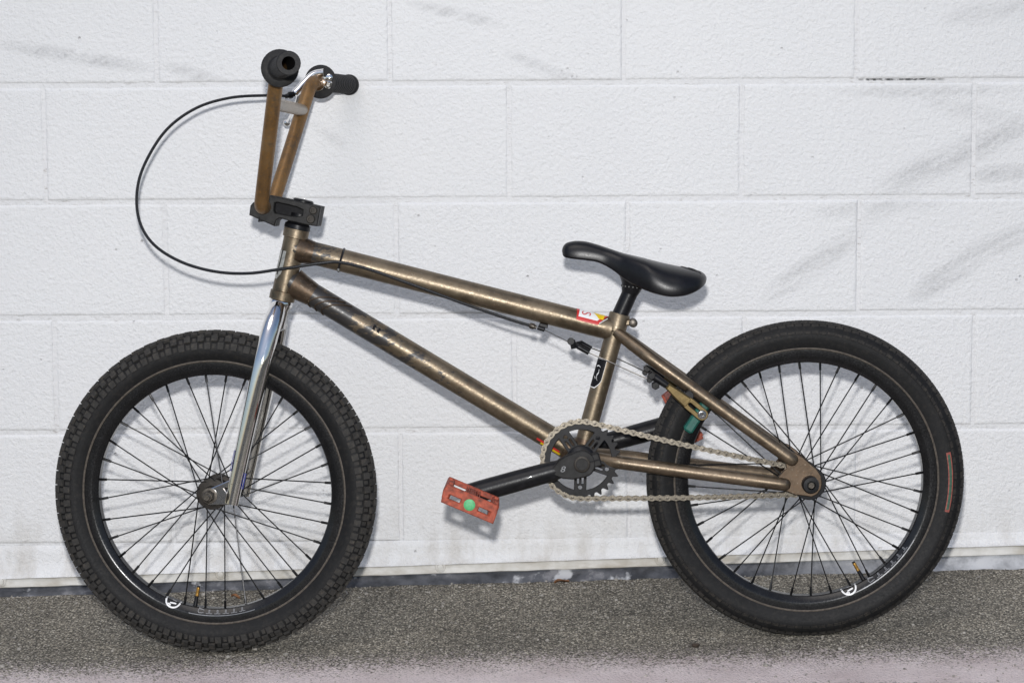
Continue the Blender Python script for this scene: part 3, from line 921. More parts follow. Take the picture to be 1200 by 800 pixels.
# ---- headset and stem
mb = MB()
lathe(mb, ST_A - ST_AX * .0012, ST_AX, [(0, .0195), (.002, .0212), (.008, .0205), (.011, .017), (.014, .0155), (.026, .0155)], 32)
mb.build('headset', M_BLACK, bike, xf=sx_)
stem = empty('stem', bike)
out = [(-0.4118, 0.6774, 0.0000),(-0.4097, 0.6922, 0.0000),(-0.4055, 0.6969, 0.0000),(-0.3837, 0.7087, 0.0000),(-0.3460, 0.7013, 0.0000),(-0.2980, 0.6898, 0.0000),(-0.3042, 0.6589, 0.0000),(-0.3191, 0.6609, 0.0000),(-0.3528, 0.6689, 0.0000),(-0.3633, 0.6724, 0.0000),(-0.3694, 0.6683, 0.0000),(-0.3718, 0.6593, 0.0000)]
pock = [(-0.3711, 0.6960, 0.0000),(-0.3663, 0.6970, 0.0000),(-0.3367, 0.6898, 0.0000),(-0.3266, 0.6850, 0.0000),(-0.3274, 0.6762, 0.0000),(-0.3342, 0.6749, 0.0000),(-0.3463, 0.6756, 0.0000),(-0.3706, 0.6805, 0.0000),(-0.3726, 0.6846, 0.0000)]
o2 = [(p[0], p[1]) for p in out]; p2 = [(p[0], p[1]) for p in pock]
mb = MB()
core = MB(); plate(core, [o2], .016, lambda q: V(q.x, q.y, q.z), .0015); core.build('stem_core_shade', M_BLKV_SHADE, stem, xf=sx_)  # core coloured black so the pocket reads as shaded
for s in (1, -1):
    plate(mb, [o2, p2], .0165, lambda q, s=s: V(q.x, q.y, s * (.0172 + q.z)), .0014)
mb.build('stem_body', M_STEM, stem, xf=sx_)
mb = MB()
pcap = T3((-0.3291, 0.6981, 0.0000)); lathe(mb, pcap - ST_AX * .003, (ST_AX + Vector((.0, 0, 0))), [(0, .0165), (.0045, .0165), (.0062, .0145), (.0064, .005), (.003, .0048), (.003, 0)], 28)
mb.build('top_cap', M_BLACK, stem, xf=sx_)
for (u, v_, w_), r in (((-0.3099, 0.6840, 0.0260), .0062), ((-0.3138, 0.6705, 0.0260), .0068)):
    mb = MB(); lathe(mb, V(u, v_, .0245), (0, -1, 0), [(0, r + .0016), (.0008, r + .0016), (.0008, r), (.0042, r), (.005, r - .001), (.005, r * .52), (.0015, r * .48), (.0015, 0)], 20)
    mb.build('stem_bolt', M_HUB, stem, xf=sx_)
mb = MB()
a, b = (-0.3953, 0.6746, 0.0000), (-0.3972, 0.6664, 0.0000)
bevel_box(mb, Matrix.Translation(V((a[0] + b[0]) / 2, (a[1] + b[1]) / 2)) @ Matrix.Rotation(rad(12), 4, 'Y'), .0018, .0525, .0085, .0002)
mb.build('clamp_slot_shade', M_BLKV_SHADE, stem, xf=sx_)  # solid black strip painted in for the shade of the clamp gap

# ---- handlebar
bar = empty('handlebar', bike)
def bpts(s):
    return [V(-.3880, .6900, s * .056), V(-.3395, .8965, s * .186), V(-.2985, .8970, s * .352)]
def bend(s):
    a, b = bpts(s)[1], bpts(s)[2]; return a + (b - a).normalized() * .128
pl = [bend(1), bpts(1)[1], bpts(1)[0], bpts(-1)[0], bpts(-1)[1], bend(-1)]
pts = fillet(pl, [.045, .028, .028, .045], 10)
mb = MB(); tube(mb, pts, .0113, 22, caps=False); mb.build('bar_tube', M_BARS, bar, xf=sx_)
mb = MB()
def legp(s, v_):
    a, b = bpts(s)[0], bpts(s)[1]; t = (v_ - .6900) / .2065; return a.lerp(b, t)
tube(mb, [legp(1, .847), legp(-1, .847)], .0098, 18); mb.build('crossbar', M_XBAR, bar, xf=sx_)
for s in (1, -1):
    a, b = bpts(s)[1], bpts(s)[2]
    ax = (b - a).normalized()
    p0 = a + ax * (.036)
    L = .140
    mb = MB()
    prof = [(0, .0112), (0, .0255), (.0015, .0280), (.0045, .0284), (.0062, .0262), (.0075, .0190)]
    for k in range(14):
        d0 = .012 + k * .0082
        prof += [(d0, .0155), (d0 + .001, .0163), (d0 + .0050, .0163), (d0 + .0060, .0155)]
    prof += [(L - .008, .0158), (L - .006, .0178), (L - .0015, .0178), (L, .0165), (L, .0098), (L - .056, .0098)]
    lathe(mb, p0, ax, prof, 32, closed=True)
    mb.build('grip', M_GRIP, bar, xf=sx_)
# brake lever on the far grip
lever = empty('brake_lever', bike)
a, b = bpts(-1)[1], bpts(-1)[2]; ax = (b - a).normalized()
mb = MB()
lathe(mb, sx_(a + ax * .0215), STEER.to_3x3() @ ax, [(0, .0118), (0, .0158), (.001, .0168), (.013, .0168), (.014, .0158), (.014, .0118)], 24)
lathe(mb, T3((-0.3004, 0.8994, -0.2000)), (0, -1, 0), [(-.006, 0), (-.006, .0058), (.006, .0058), (.007, .004), (.007, 0)], 14)
bevel_box(mb, Matrix.Translation(T3((-0.3020, 0.8881, -0.2000))) @ Matrix.Rotation(rad(20), 4, 'Y'), .011, .016, .014, .003)
mb.build('lever_clamp', M_CHROME, lever)
mb = MB()
tube(mb, spline([T3((-0.3092, 0.9081, -0.2050)), T3((-0.3265, 0.9048, -0.2080)), T3((-0.3406, 0.8928, -0.2050)), T3((-0.3517, 0.8800, -0.2000)), T3((-0.3585, 0.8729, -0.1960))], 5), [.0068] * 20 + [.006], 14)
mb.build('lever_body', M_CHROME, lever)
mb = MB()
tube(mb, spline([T3((-0.3496, 0.8774, -0.2080)), T3((-0.3592, 0.8552, -0.2250)), T3((-0.3699, 0.8389, -0.2620)), T3((-0.3786, 0.8287, -0.2920))], 6), [.0052] * 18 + [.0042], 12, squash=.7)
lathe(mb, T3((-0.3805, 0.8266, -0.2970)) + Vector((0, -.0065, 0)), (0, 1, 0), [(0, 0), (.001, .0038), (.0035, .0062), (.0065, .0068), (.0095, .0062), (.012, .0038), (.013, 0)], 14)
mb.build('lever_blade', M_CHROME, lever)
mb = MB()
lathe(mb, T3((-0.3585, 0.8729, -0.1960)), T3((-0.3736, 0.8686, -0.1900)) - T3((-0.3585, 0.8729, -0.1960)), [(0, .0045), (.004, .0045), (.0045, .0058), (.010, .0058), (.0105, .0042), (.017, .0036)], 14)
mb.build('barrel_adjuster', M_BLACK, lever)

# ---- wheels (built round their own axle, the y axis; z up)
def polar(r, a, w):      # a: angle from straight down, positive towards the rear; w towards the photographer
    return Vector((r * math.sin(a), -w, -r * math.cos(a)))
def revolve(mb, prof, seg=160, mi=0, closed=True):
    v, f = [], []
    m = len(prof)
    for k in range(seg):
        a = 2 * PI * k / seg
        for (r, w) in prof: v.append(polar(r, a, w))
    for k in range(seg):
        k2 = (k + 1) % seg
        for j in range(m if closed else m - 1):
            j2 = (j + 1) % m
            f.append((k * m + j, k * m + j2, k2 * m + j2, k2 * m + j))
    mb.add(v, f, mi)
RIM = [(.2085, .0165), (.2095, .0150), (.2050, .0140), (.2010, .0120), (.2010, -.0120), (.2050, -.0140), (.2095, -.0150), (.2085, -.0165), (.1990, -.0168), (.1958, -.0160), (.1885, -.0112), (.1872, -.0090), (.1872, .0090), (.1885, .0112), (.1958, .0160), (.1990, .0168)]
def tyre_profile(rc, rt, n=26):
    """open circle section from bead to bead; rc centre radius, rt tyre radius"""
    out = []
    a0 = rad(222)
    for k in range(n + 1):
        q = -a0 / 2 * 1.0 + a0 * k / n
        out.append((q, rc + rt * math.cos(q), rt * math.sin(q)))
    return out
def tyre_pt(rc, rt, q, a, h=0.0):
    return polar(rc + (rt + h) * math.cos(q), a, (rt + h) * math.sin(q))
def tread_block(mb, rc, rt, q0, q1, a0, a1, h, inset=.12):
    v = []
    for (hh, k) in ((-.0008, 0.0), (h, inset)):
        dq, da = (q1 - q0) * k, (a1 - a0) * k
        for (q, a) in ((q0 + dq, a0 + da), (q1 - dq, a0 + da), (q1 - dq, a1 - da), (q0 + dq, a1 - da)):
            v.append(tyre_pt(rc, rt, q, a, hh))
    mb.add(v, [(0, 1, 2, 3), (4, 7, 6, 5), (0, 4, 5, 1), (1, 5, 6, 2), (2, 6, 7, 3), (3, 7, 4, 0)])

def stroke_band(mb, pts, wd, pf, mi=0):
    """a flat line of width wd through (s, h) points, mapped by pf"""
    for (a, b) in zip(pts, pts[1:]):
        d = Vector((b[0] - a[0], b[1] - a[1]))
        if d.length < 1e-6: continue
        d.normalize(); n_ = Vector((-d.y, d.x)) * wd / 2; e = d * wd * .4
        q = [(a[0] - e.x + n_.x, a[1] - e.y + n_.y), (a[0] - e.x - n_.x, a[1] - e.y - n_.y), (b[0] + e.x - n_.x, b[1] + e.y - n_.y), (b[0] + e.x + n_.x, b[1] + e.y + n_.y)]
        mb.add([pf(*x) for x in q], [(0, 1, 2, 3)], mi)

def wheel(centre, rc, rt, knobby, phase, valve_a, logo_a, let_a0, let_a1, xf_):
    name_m = Matrix.Translation(centre)
    M = (STEER if xf_ else Matrix.Identity(4)) @ name_m
    w = empty('wheel', bike)
    w.matrix_local = M
    # tyre
    mb = MB()
    secs = tyre_profile(rc, rt)
    prof = [(r, ww) for (q, r, ww) in secs]
    prof += [(.2125, .0196), (.2092, .0174), (.2040, .0120), (.2040, -.0120), (.2092, -.0174), (.2125, -.0196)]
    revolve(mb, prof, 180)
    ty = mb.build('tyre', M_RUB, w, smooth=50)
    mb = MB()
    if knobby:
        N = 70; st = 2 * PI / N
        rows = [(-1.58, -1.16, 0), (-1.12, -.72, 1), (-.67, -.25, 0), (-.20, .20, 1), (.25, .67, 0), (.72, 1.12, 1), (1.16, 1.58, 0)]
        for k in range(N):
            for (q0, q1, off) in rows:
                a = (k + off * .5) * st
                hh = .0042 if abs(q0 + q1) < 2.4 else .0032
                tread_block(mb, rc, rt, q0, q1, a, a + st * .50, hh, .05)
                # shallow bar bridging to the next knob
                tread_block(mb, rc, rt, q0 + .03, q1 - .03, a + st * .60, a + st * .93, .0004)
    else:
        N = 118; st = 2 * PI / N
        for k in range(N):
            for (q0, q1, off) in ((-1.42, -.60, 0), (.60, 1.42, .5)):
                a = (k + off) * st
                tread_block(mb, rc, rt, q0, q1, a + st * .07, a + st * .93, .0013 + .0002 * (k % 2), .02)
            for (q0, q1, off) in ((-.56, -.05, .3), (.05, .56, .8)):
                a = (k + off) * st
                tread_block(mb, rc, rt, q0, q1, a + st * .06, a + st * .94, .0011, .03)
    t = mb.build('tread', M_KNOB if knobby else M_RIB, w, smooth=20)
    t['kind'] = 'stuff'
    mb = MB()
    for s in (1, -1):
        qq = [(.2090, s * .0165), (.2085, s * .0182), (.2100, s * .0194), (.2114, s * .0188)]
        revolve(mb, qq, 160)
    mb.build('bead_line', M_BEAD, w, smooth=50)
    # rim
    mb = MB(); revolve(mb, RIM, 160); mb.build('rim', M_RIM, w, smooth=25)
    # print on the near side of the rim: half ring logo and the feet of outlined letters
    def rimp(a_c, flip=1):
        def pf(s, h):       # s along the rim, h from its inner edge outwards (negative h folds on to the spoke bed)
            r = .1885 + h
            a = a_c + s / .193
            if h >= 0:
                k = min(1, h / .0073); ww = .0112 + .0048 * k
                if h > .0073: ww = .0160 + .0008 * min(1, (h - .0073) / .0032)
                return polar(r - .0002, a, ww + .0005)
            return polar(.1872 - .0004, a, max(-.005, .0106 + h))
        return pf
    mb = MB()
    pf = rimp(logo_a)
    R0 = .0125
    ringp = [(R0 * math.sin(q), R0 * math.cos(q) - .0035) for q in [rad(-112 + 224 * k / 22) for k in range(23)]]
    stroke_band(mb, ringp, .0024, pf)
    stroke_band(mb, [(-.0058, .0052), (-.0018, -.0032), (.0045, -.0018), (.0052, .0018), (-.0030, .0030)], .0021, pf)
    stroke_band(mb, [(-.0052, .0050), (-.0020, .0062)], .0021, pf)
    mb.build('rim_logo', M_WHITE, w, smooth=0)
    mb = MB()
    pf = rimp((let_a0 + let_a1) / 2)
    Ltot = (let_a1 - let_a0) * .193
    nl = 6
    for k in range(nl):
        s0 = -Ltot / 2 + Ltot * (k + .12) / nl; s1 = -Ltot / 2 + Ltot * (k + .78) / nl
        if k == 0: stroke_band(mb, [(s1, .0015), (s0 + .001, .0005), (s0, .0040), (s0 + .0015, .0062), (s1, .0055)], .0011, pf)
        else: stroke_band(mb, [(s0, -.0045), (s0, .0062), (s0 + (s1 - s0) * .42, .0062), (s0 + (s1 - s0) * .42, .0012), (s0 + (s1 - s0) * .6, .0012), (s0 + (s1 - s0) * .6, .0062), (s1, .0062), (s1, -.0045)], .0010, pf)
    stroke_band(mb, [(-Ltot / 2 - .012 + (Ltot + .024) * k / 20, .0092) for k in range(21)], .0011, pf)
    mb.build('rim_lettering', M_LINE, w, smooth=0)
    # valve
    mb = MB()
    ax = polar(1, valve_a, 0)
    lathe(mb, polar(.1885, valve_a, 0), -ax, [(0, .0042), (.003, .0034), (.018, .0030), (.018, .0026), (.0335, .0026)], 12)
    lathe(mb, polar(.1885 - .017, valve_a, 0), -ax, [(0, .0031), (.001, .0033), (.003, .0026), (.006, .0031), (.009, .0026), (.012, .0031), (.015, .0024), (.0165, 0)], 12, 1)
    mb.build('valve', [M_BLACK, M_BRASS], w)
    # hub
    mb = MB()
    fr = .0245 if knobby else .0255
    lathe(mb, Vector((0, -.046, 0)), (0, 1, 0), [(0, .006), (0, .0125), (.010, .0135), (.011, fr), (.0135, fr + .0008), (.016, fr), (.019, .0175), (.030, .0150), (.046, .0145), (.062, .0150), (.073, .0175), (.076, fr), (.0785, fr + .0008), (.081, fr), (.082, .0135), (.092, .0125), (.092, .006)], 36)
    mb.build('hub', M_HUB, w)
    mb = MB()
    lathe(mb, Vector((0, -.083, 0)), (0, 1, 0), [(0, 0), (0, .0044), (.001, .0052), (.165, .0052), (.166, .0044), (.166, 0)], 16)
    mb.build('axle', M_BOLT, w)
    for s in (1, -1):
        mb = MB()
        if knobby:
            lathe(mb, Vector((0, -s * .0568, 0)), (0, -s, 0), [(0, .0125), (.0018, .0125), (.0022, .0100)], 24)
            lathe(mb, Vector((0, -s * .0588, 0)), (0, -s, 0), [(0, .0098), (.0085, .0092), (.0105, .0074), (.0105, .0052)], 6)
            lathe(mb, Vector((0, -s * .0680, 0)), (0, -s, 0), [(0, .0074), (.0035, .0068), (.0035, .005)], 18)
        else:
            lathe(mb, Vector((0, -s * .0612, 0)), (0, -s, 0), [(0, .0135), (.0150, .0132), (.0175, .0118), (.0178, .0070), (.0120, .0062), (.0120, 0)], 26)
        mb.build('axle_nut', M_BOLT if knobby else M_BLACK, w)
    # 36 spokes, three-cross, nipple at the rim end
    mb = MB()
    tube(mb, [Vector((0, 0, 0)), Vector((0, 0, .5)), Vector((0, 0, .930))], .00105, 6)
    tube(mb, [Vector((0, 0, .925)), Vector((0, 0, .985)), Vector((0, 0, 1.0))], [.0021, .0021, .0014], 6)
    sm = mb.mesh('spoke', M_SPOKE, 40)
    for side in (1, -1):
        for k in range(18):
            ha = phase + rad(20 * k + (10 if side < 0 else 0))
            ra = ha + rad(60 if k % 2 == 0 else -60)
            inout = .0022 if k % 2 == 0 else -.0022
            p0 = polar(fr - .003, ha, side * (.0330 + inout)); p1 = polar(.1890, ra, side * .0035)
            d = p1 - p0
            o = bpy.data.objects.new('spoke', sm)
            link(o, w)
            q = d.to_track_quat('Z', 'Y').to_matrix().to_4x4()
            o.matrix_local = Matrix.Translation(p0) @ q @ Matrix.Diagonal((1, 1, d.length, 1))
    return w, ty

fw, fty = wheel(V(-.4755, .2364), .2296, .0254, True, rad(4), rad(-11), rad(-21.5), rad(-9), rad(15), True)
rw, rty = wheel(V(.4670, .2510), .2298, .0230, False, rad(-7), rad(30), rad(21.5), rad(31), rad(57), False)
fty['label'] = 'knobbly black tyre of the front wheel'
rty['label'] = 'smooth-shouldered black tyre of the rear wheel'
# printed label on the rear tyre wall
mb = MB()
def tl(i, j, m=0.0):
    return (1.62 + (.30 - m * 8) * (j - .5), rad(77 + 24 * i) + (m * (1 - 2 * i)))
for (m, h, mi) in ((0, .0006, 0), (.016, .0009, 1)):
    v, f = [], []
    for i in range(11):
        for j in range(4):
            q, a = tl(i / 10, j / 3, m); v.append(tyre_pt(.2298, .0230, q, a, h))
    for i in range(10):
        for j in range(3): f.append((i * 4 + j, i * 4 + j + 1, i * 4 + j + 5, i * 4 + j + 4))
    mb.add(v, f, mi)
o = mb.build('tyre_label', [M_TYLAB, M_TYGRN], rw, smooth=0)
o['label'] = 'faded red and green printed strip on the rear tyre wall'
# cog and guard behind the near dropout
mb = MB()
lathe(mb, Vector((0, -.0375, 0)), (0, -1, 0), [(0, .0150), (.003, .0168), (.009, .0168), (.0110, .0150)], 27)
cog = mb.build('cog', M_HUB, rw)
mb = MB()
lathe(mb, Vector((0, -.0500, 0)), (0, -1, 0), [(0, .008), (0, .0262), (.001, .0268), (.0028, .0268), (.0036, .0258), (.0036, .008)], 40)
mb.build('hub_guard', M_BLACK, rw)

# ---- sprocket
SPC = V(.1077, .2890)
CW = .0432
sprk = MB()
NT_ = 30; RP = 12.7e-3 / (2 * math.sin(PI / NT_))
out = []
for k in range(NT_):
    a = 2 * PI * k / NT_
    st = 2 * PI / NT_
    for (da, r) in ((-.5, RP - .0042), (-.33, RP - .0036), (-.20, RP - .0005), (-.07, RP + .0028), (.07, RP + .0028), (.20, RP - .0005), (.33, RP - .0036)):
        out.append((r * math.cos(a + da * st), r * math.sin(a + da * st)))
polys = [out]
ARM = [rad(124 + 72 * k) for k in range(5)]
for k in range(5):
    a0, a1 = ARM[k], ARM[k] + rad(72)
    Ro, Ri, hw = .0485, .0205, .0098
    b0 = a0 + math.asin(hw / Ro); b1 = a1 - math.asin(hw / Ro)
    win = [(Ro * math.cos(b0 + (b1 - b0) * j / 10), Ro * math.sin(b0 + (b1 - b0) * j / 10)) for j in range(11)]
    c0 = a0 + math.asin(hw / Ri); c1 = a1 - math.asin(hw / Ri)
    win += [(Ri * math.cos(c1 + (c0 - c1) * j / 4), Ri * math.sin(c1 + (c0 - c1) * j / 4)) for j in range(5)]
    polys.append(win)
    ca, sa = math.cos(a0), math.sin(a0)
    rot = lambda x, y: (x * ca - y * sa, x * sa + y * ca)
    polys.append([rot(x, y) for (x, y) in circle(.0435, 0, .0034, 12)])
    for yy in (-.0036, .0036):
        polys.append([rot(x, y) for (x, y) in capsule(.0265, yy, .0365, yy, .0017, 4)])
plate(sprk, polys, .0048, lambda q: SPC + Vector((q.x, -(CW + q.z), q.y)), .0005)
lathe(sprk, SPC + Vector((0, -CW + .004, 0)), (0, -1, 0), [(0, .0235), (.008, .0235), (.010, .022), (.012, .017)], 30)
sprk.build('sprocket', M_BLACK, bike)

# ---- cranks
crank = empty('crank', bike)
PDN = T3((-0.0656, 0.2420, 0.0850)); PDF = V(2 * SPC.x - PDN.x, 2 * SPC.z - PDN.z, -.085)
for s, pd in ((1, PDN), (-1, PDF)):
    c = V(SPC.x, SPC.z, s * .083)
    pd = Vector((pd.x, c.y, pd.z)); d = (pd - c).normalized()
    mb = MB()
    tube(mb, [c + d * .018, c + d * .034, c + d * .050, c + d * .110, c + d * .165, c + d * .181, c + d * .184], [.0125, .0142, .0160, .0168, .0168, .0165, .0140], 28, squash=1.0)
    mb.build('crank_arm', M_BLACK, crank)
    mb = MB()
    n_ = Vector((-d.z, 0, d.x)); n_ = n_ if n_.z > 0 else -n_
    P2 = lambda a, b: ((d * a + n_ * b).x, (d * a + n_ * b).z)
    arc = [P2(.0215 * math.cos(q), .0215 * math.sin(q)) for q in [rad(75 + 210 * k / 14) for k in range(15)]]
    poly = arc + [P2(.020, -.0195), P2(.034, -.0145), P2(.050, -.0035), P2(.052, .002), P2(.034, .0155), P2(.020, .0195)]
    plate(mb, [poly], .018, lambda q, s=s, c=c: Vector((c.x + q.x, c.y - s * (.006 + q.z), c.z + q.y)), .002)
    bx = c - d * .0235
    bevel_box(mb, Matrix.Translation(bx + Vector((0, -s * .006, 0))) @ Matrix.Rotation(math.atan2(-d.z, d.x), 4, 'Y'), .013, .016, .022, .0022)
    mb.build('crank_boss', M_STEM, crank)
    mb = MB()
    lathe(mb, c + Vector((0, -s * .0135, 0)), (0, -s, 0), [(0, .0130), (.003, .0130), (.0036, .0120), (.0036, .0098), (.0012, .0092), (.0012, .0055), (-.002, .0050), (-.002, 0)], 26)
    mb.build('spindle_bolt', M_HUB, crank)
    mb = MB()
    bevel_box(mb, Matrix.Translation(c - d * .0205 + Vector((0, -s * .0155, 0))) @ Matrix.Rotation(math.atan2(-d.z, d.x), 4, 'Y'), .016, .0012, .0016, .0002)
    mb.build('pinch_slot_shade', M_BLKV_SHADE, crank)  # thin black bar on the boss, standing in for the gap's shade
mb = MB()
d = (PDN - V(SPC.x, SPC.z, .085)); d.y = 0; d.normalize()
lc = V(SPC.x, SPC.z, .083) + d * .0305 + Vector((0, -.0154, 0))
text(mb, '8', .0165, lambda q: lc + Vector((q.x * .95 + q.y * .25, -.0002, q.y * .8)))
mb.build('crank_mark', M_LINE, crank, smooth=0)
mb = MB(); lathe(mb, SPC + Vector((0, -.075, 0)), (0, 1, 0), [(0, .011), (.150, .011)], 20); mb.build('spindle', M_BLACK, crank)

# ---- pedals: moulded platform, outer edge towards the viewer
def pedal(P, s, tilt, name_label):
    pd = empty('pedal', bike)
    R_ = Matrix.Translation(P) @ Matrix.Rotation(tilt, 4, 'Y')      # local x along the platform, z thickness, y across
    if s < 0: R_ = R_ @ Matrix.Diagonal((1, -1, 1, 1))
    L, H, D0, D1 = .087, .0290, -.012, -.108
    mb = MB()
    sl = [[(-.034, -.0052), (-.0150, -.0052), (-.0150, .0012), (-.034, .0012)], [(.0150, -.0052), (.034, -.0052), (.034, .0012), (.0150, .0012)]]
    prof = [(-L / 2 + .002, -H / 2), (L / 2 + .001, -H / 2), (L / 2, .004), (L / 2 - .0035, H / 2), (-L / 2 + .001, H / 2), (-L / 2 - .002, .004)]
    plate(mb, [prof] + sl, .008, lambda q: R_ @ Vector((q.x, D1 + .004 + q.z, q.y)), .0012)
    bevel_box(mb, R_ @ Matrix.Translation((0, D0 - .004, H / 2 - .0042)), L - .002, .008, .0084, .0012)
    for sx in (-1, 1):
        bevel_box(mb, R_ @ Matrix.Translation((sx * (L / 2 - .006), (D0 + D1) / 2, .002)), .0115, D0 - D1 - .010, H * .80, .0015)
        for yy in (.022, .070):
            bevel_box(mb, R_ @ Matrix.Translation((sx * (L / 2 - .006), D1 + yy, H / 2)), .007, .004, .005, .0008)
    lathe(mb, R_ @ Vector((0, D1 + .008, 0)), R_.to_3x3() @ Vector((0, 1, 0)), [(0, .0118), (.083, .0118)], 20)
    for k in range(7):
        bevel_box(mb, R_ @ Matrix.Translation((-.0105 + .0035 * k, D1 + .050, .0118)), .0014, .074, .0030, .0004)
    mb.build('pedal_body', M_RED, pd)
    mb = MB()
    lathe(mb, R_ @ Vector((0, D1 + .002, -.0015)), R_.to_3x3() @ Vector((0, -1, 0)), [(0, .0094), (.0018, .0092), (.0026, .0080), (.0030, .0040), (.0031, 0)], 22)
    mb.build('end_cap', M_GREEN, pd)
    mb = MB()
    lathe(mb, R_ @ Vector((0, .004, 0)), R_.to_3x3() @ Vector((0, -1, 0)), [(0, .0055), (.008, .0055), (.008, .0085), (.020, .0085)], 16)
    mb.build('pedal_axle', M_BOLT, pd)
    pd['label'] = name_label
    return pd
pedal(V(PDN.x, PDN.z, .090), 1, rad(23.3), 'scuffed red plastic pedal with green end cap on the near crank')
pedal(V(PDF.x, PDF.z, -.090), -1, rad(63), 'red plastic pedal on the far crank, half hidden by the rear tyre')

# ---- chain: every link a piece
chain = empty('chain', bike)
C1 = Vector((SPC.x, SPC.z)); C2 = Vector((.4670, .2510)); R1, R2 = RP + .0004, 12.7e-3 / (2 * math.sin(PI / 9))
dv = C2 - C1; Dd = dv.length; base = math.atan2(dv.y, dv.x); al = math.acos((R1 - R2) / Dd)
path = []
ta, tb = base + al, base - al          # tangent directions: upper and lower
def arcp(c, r, a0, a1, n): return [c + Vector((math.cos(a0 + (a1 - a0) * k / n), math.sin(a0 + (a1 - a0) * k / n))) * r for k in range(n + 1)]
path += arcp(C1, R1, ta, tb + 2 * PI, 160)             # round the front, left side
low0, low1 = path[-1], C2 + Vector((math.cos(tb), math.sin(tb))) * R2
path += [low0.lerp(low1, k / 120) + Vector((0, -.0022 * math.sin(PI * k / 120))) for k in range(1, 120)]
path += arcp(C2, R2, tb, ta, 60)
up0, up1 = path[-1], path[0]
path += [up0.lerp(up1, k / 120) + Vector((0, -.0028 * math.sin(PI * k / 120))) for k in range(1, 120)]
cum = [0.0]
for a, b in zip(path, path[1:] + path[:1]): cum.append(cum[-1] + (b - a).length)
NL = int(round(cum[-1] / 12.7e-3 / 2)) * 2
def along(s):
    s %= cum[-1]
    lo, hi = 0, len(cum) - 1
    while hi - lo > 1:
        m = (lo + hi) // 2
        if cum[m] <= s: lo = m
        else: hi = m
    a, b = path[lo], path[(lo + 1) % len(path)]
    return a.lerp(b, (s - cum[lo]) / max(1e-9, cum[lo + 1] - cum[lo]))
def link_mesh(outer):
    mb = MB(); p = 12.7e-3; R_, wst = .0045, .0026
    o = []
    for c, a0 in ((p, -PI * .62), (0, PI - PI * .62)):
        for k in range(8):
            q = a0 + PI * 1.24 * k / 7
            o.append((c + R_ * math.cos(q), R_ * math.sin(q)))
        o.append((p / 2, wst if c == p else -wst))
    for s in (1, -1):
        w0 = .0039 if outer else .0027
        plate(mb, [o], .0011, lambda q, s=s, w0=w0: Vector((q.x, -s * (w0 + q.z), q.y)))
    for c in ((0, p) if outer else (0, p)):
        if outer: lathe(mb, Vector((c, -.0052, 0)), (0, 1, 0), [(0, 0), (.0004, .0020), (.0100, .0020), (.0104, 0)], 8, 1)
        else: lathe(mb, Vector((c, -.0024, 0)), (0, 1, 0), [(0, .0038), (.0048, .0038)], 10)
    return mb.mesh('link', [M_CHAIN, M_BOLT], 30)
LM = [link_mesh(True), link_mesh(False)]
pitch = cum[-1] / NL
for k in range(NL):
    a, b = along(k * pitch + .004), along((k + 1) * pitch + .004)
    d = b - a
    o = bpy.data.objects.new('link', LM[k % 2]); link(o, chain)
    o.matrix_local = Matrix.Translation(Vector((a.x, -CW, a.y))) @ Matrix.Rotation(-math.atan2(d.y, d.x), 4, 'Y') @ Matrix.Diagonal((d.length / 12.7e-3, 1, 1, 1))

# ---- seat post and saddle
mb = MB()
post_top = T3((0.1879, 0.5496, 0.0000)); post_bot = ST_T - ST_AXIS * .004
tube(mb, [post_bot - ST_AXIS * .03, post_bot, post_top.lerp(post_bot, .3), post_top, post_top + ST_AXIS * .006], .0128, 26)
lathe(mb, post_top - ST_AXIS * .001, ST_AXIS, [(0, .0130), (.003, .0142), (.010, .0162), (.017, .0185)], 26)
mb.build('seat_post', M_BLACK, bike)
sad = empty('saddle', bike)
SEC = [  # u, top of the ridge, bottom edge, half width, fullness
    ((0.0803, 0.6195, 0.0000), (0.0802, 0.6175, 0.0040), .0035, 2.0),
    ((0.0825, 0.6251, 0.0000), (0.0822, 0.6124, 0.0100), .0105, 2.2),
    ((0.0883, 0.6303, 0.0000), (0.0879, 0.6100, 0.0160), .0165, 2.4),
    ((0.1017, 0.6330, 0.0000), (0.1011, 0.6080, 0.0190), .0195, 2.5),
    ((0.1172, 0.6321, 0.0000), (0.1165, 0.6062, 0.0200), .0205, 2.6),
    ((0.1348, 0.6275, 0.0000), (0.1339, 0.6035, 0.0210), .0215, 2.8),
    ((0.1500, 0.6225, 0.0000), (0.1490, 0.5967, 0.0230), .0235, 3.0),
    ((0.1633, 0.6179, 0.0000), (0.1620, 0.5881, 0.0280), .0285, 3.3),
    ((0.1743, 0.6141, 0.0000), (0.1726, 0.5788, 0.0340), .0345, 3.6),
    ((0.1897, 0.6098, 0.0000), (0.1873, 0.5689, 0.0450), .0455, 5.0),
    ((0.2094, 0.6051, 0.0000), (0.2062, 0.5602, 0.0580), .0585, 4.6),
    ((0.2227, 0.6016, 0.0000), (0.2189, 0.5553, 0.0640), .0645, 3.6),
    ((0.2446, 0.5962, 0.0000), (0.2402, 0.5503, 0.0680), .0680, 2.8),
    ((0.2667, 0.5915, 0.0000), (0.2620, 0.5508, 0.0670), .0670, 2.7),
    ((0.2843, 0.5881, 0.0000), (0.2799, 0.5555, 0.0600), .0600, 2.6),
    ((0.2975, 0.5845, 0.0000), (0.2937, 0.5623, 0.0480), .0480, 2.5),
    ((0.3056, 0.5801, 0.0000), (0.3032, 0.5687, 0.0300), .0300, 2.4),
    ((0.3089, 0.5752, 0.0000), (0.3079, 0.5720, 0.0120), .0120, 2.2)]
def cr1(vals, n):
    pts = [Vector((x, 0, 0)) for x in vals]
    return [q.x for q in spline(pts, n)]
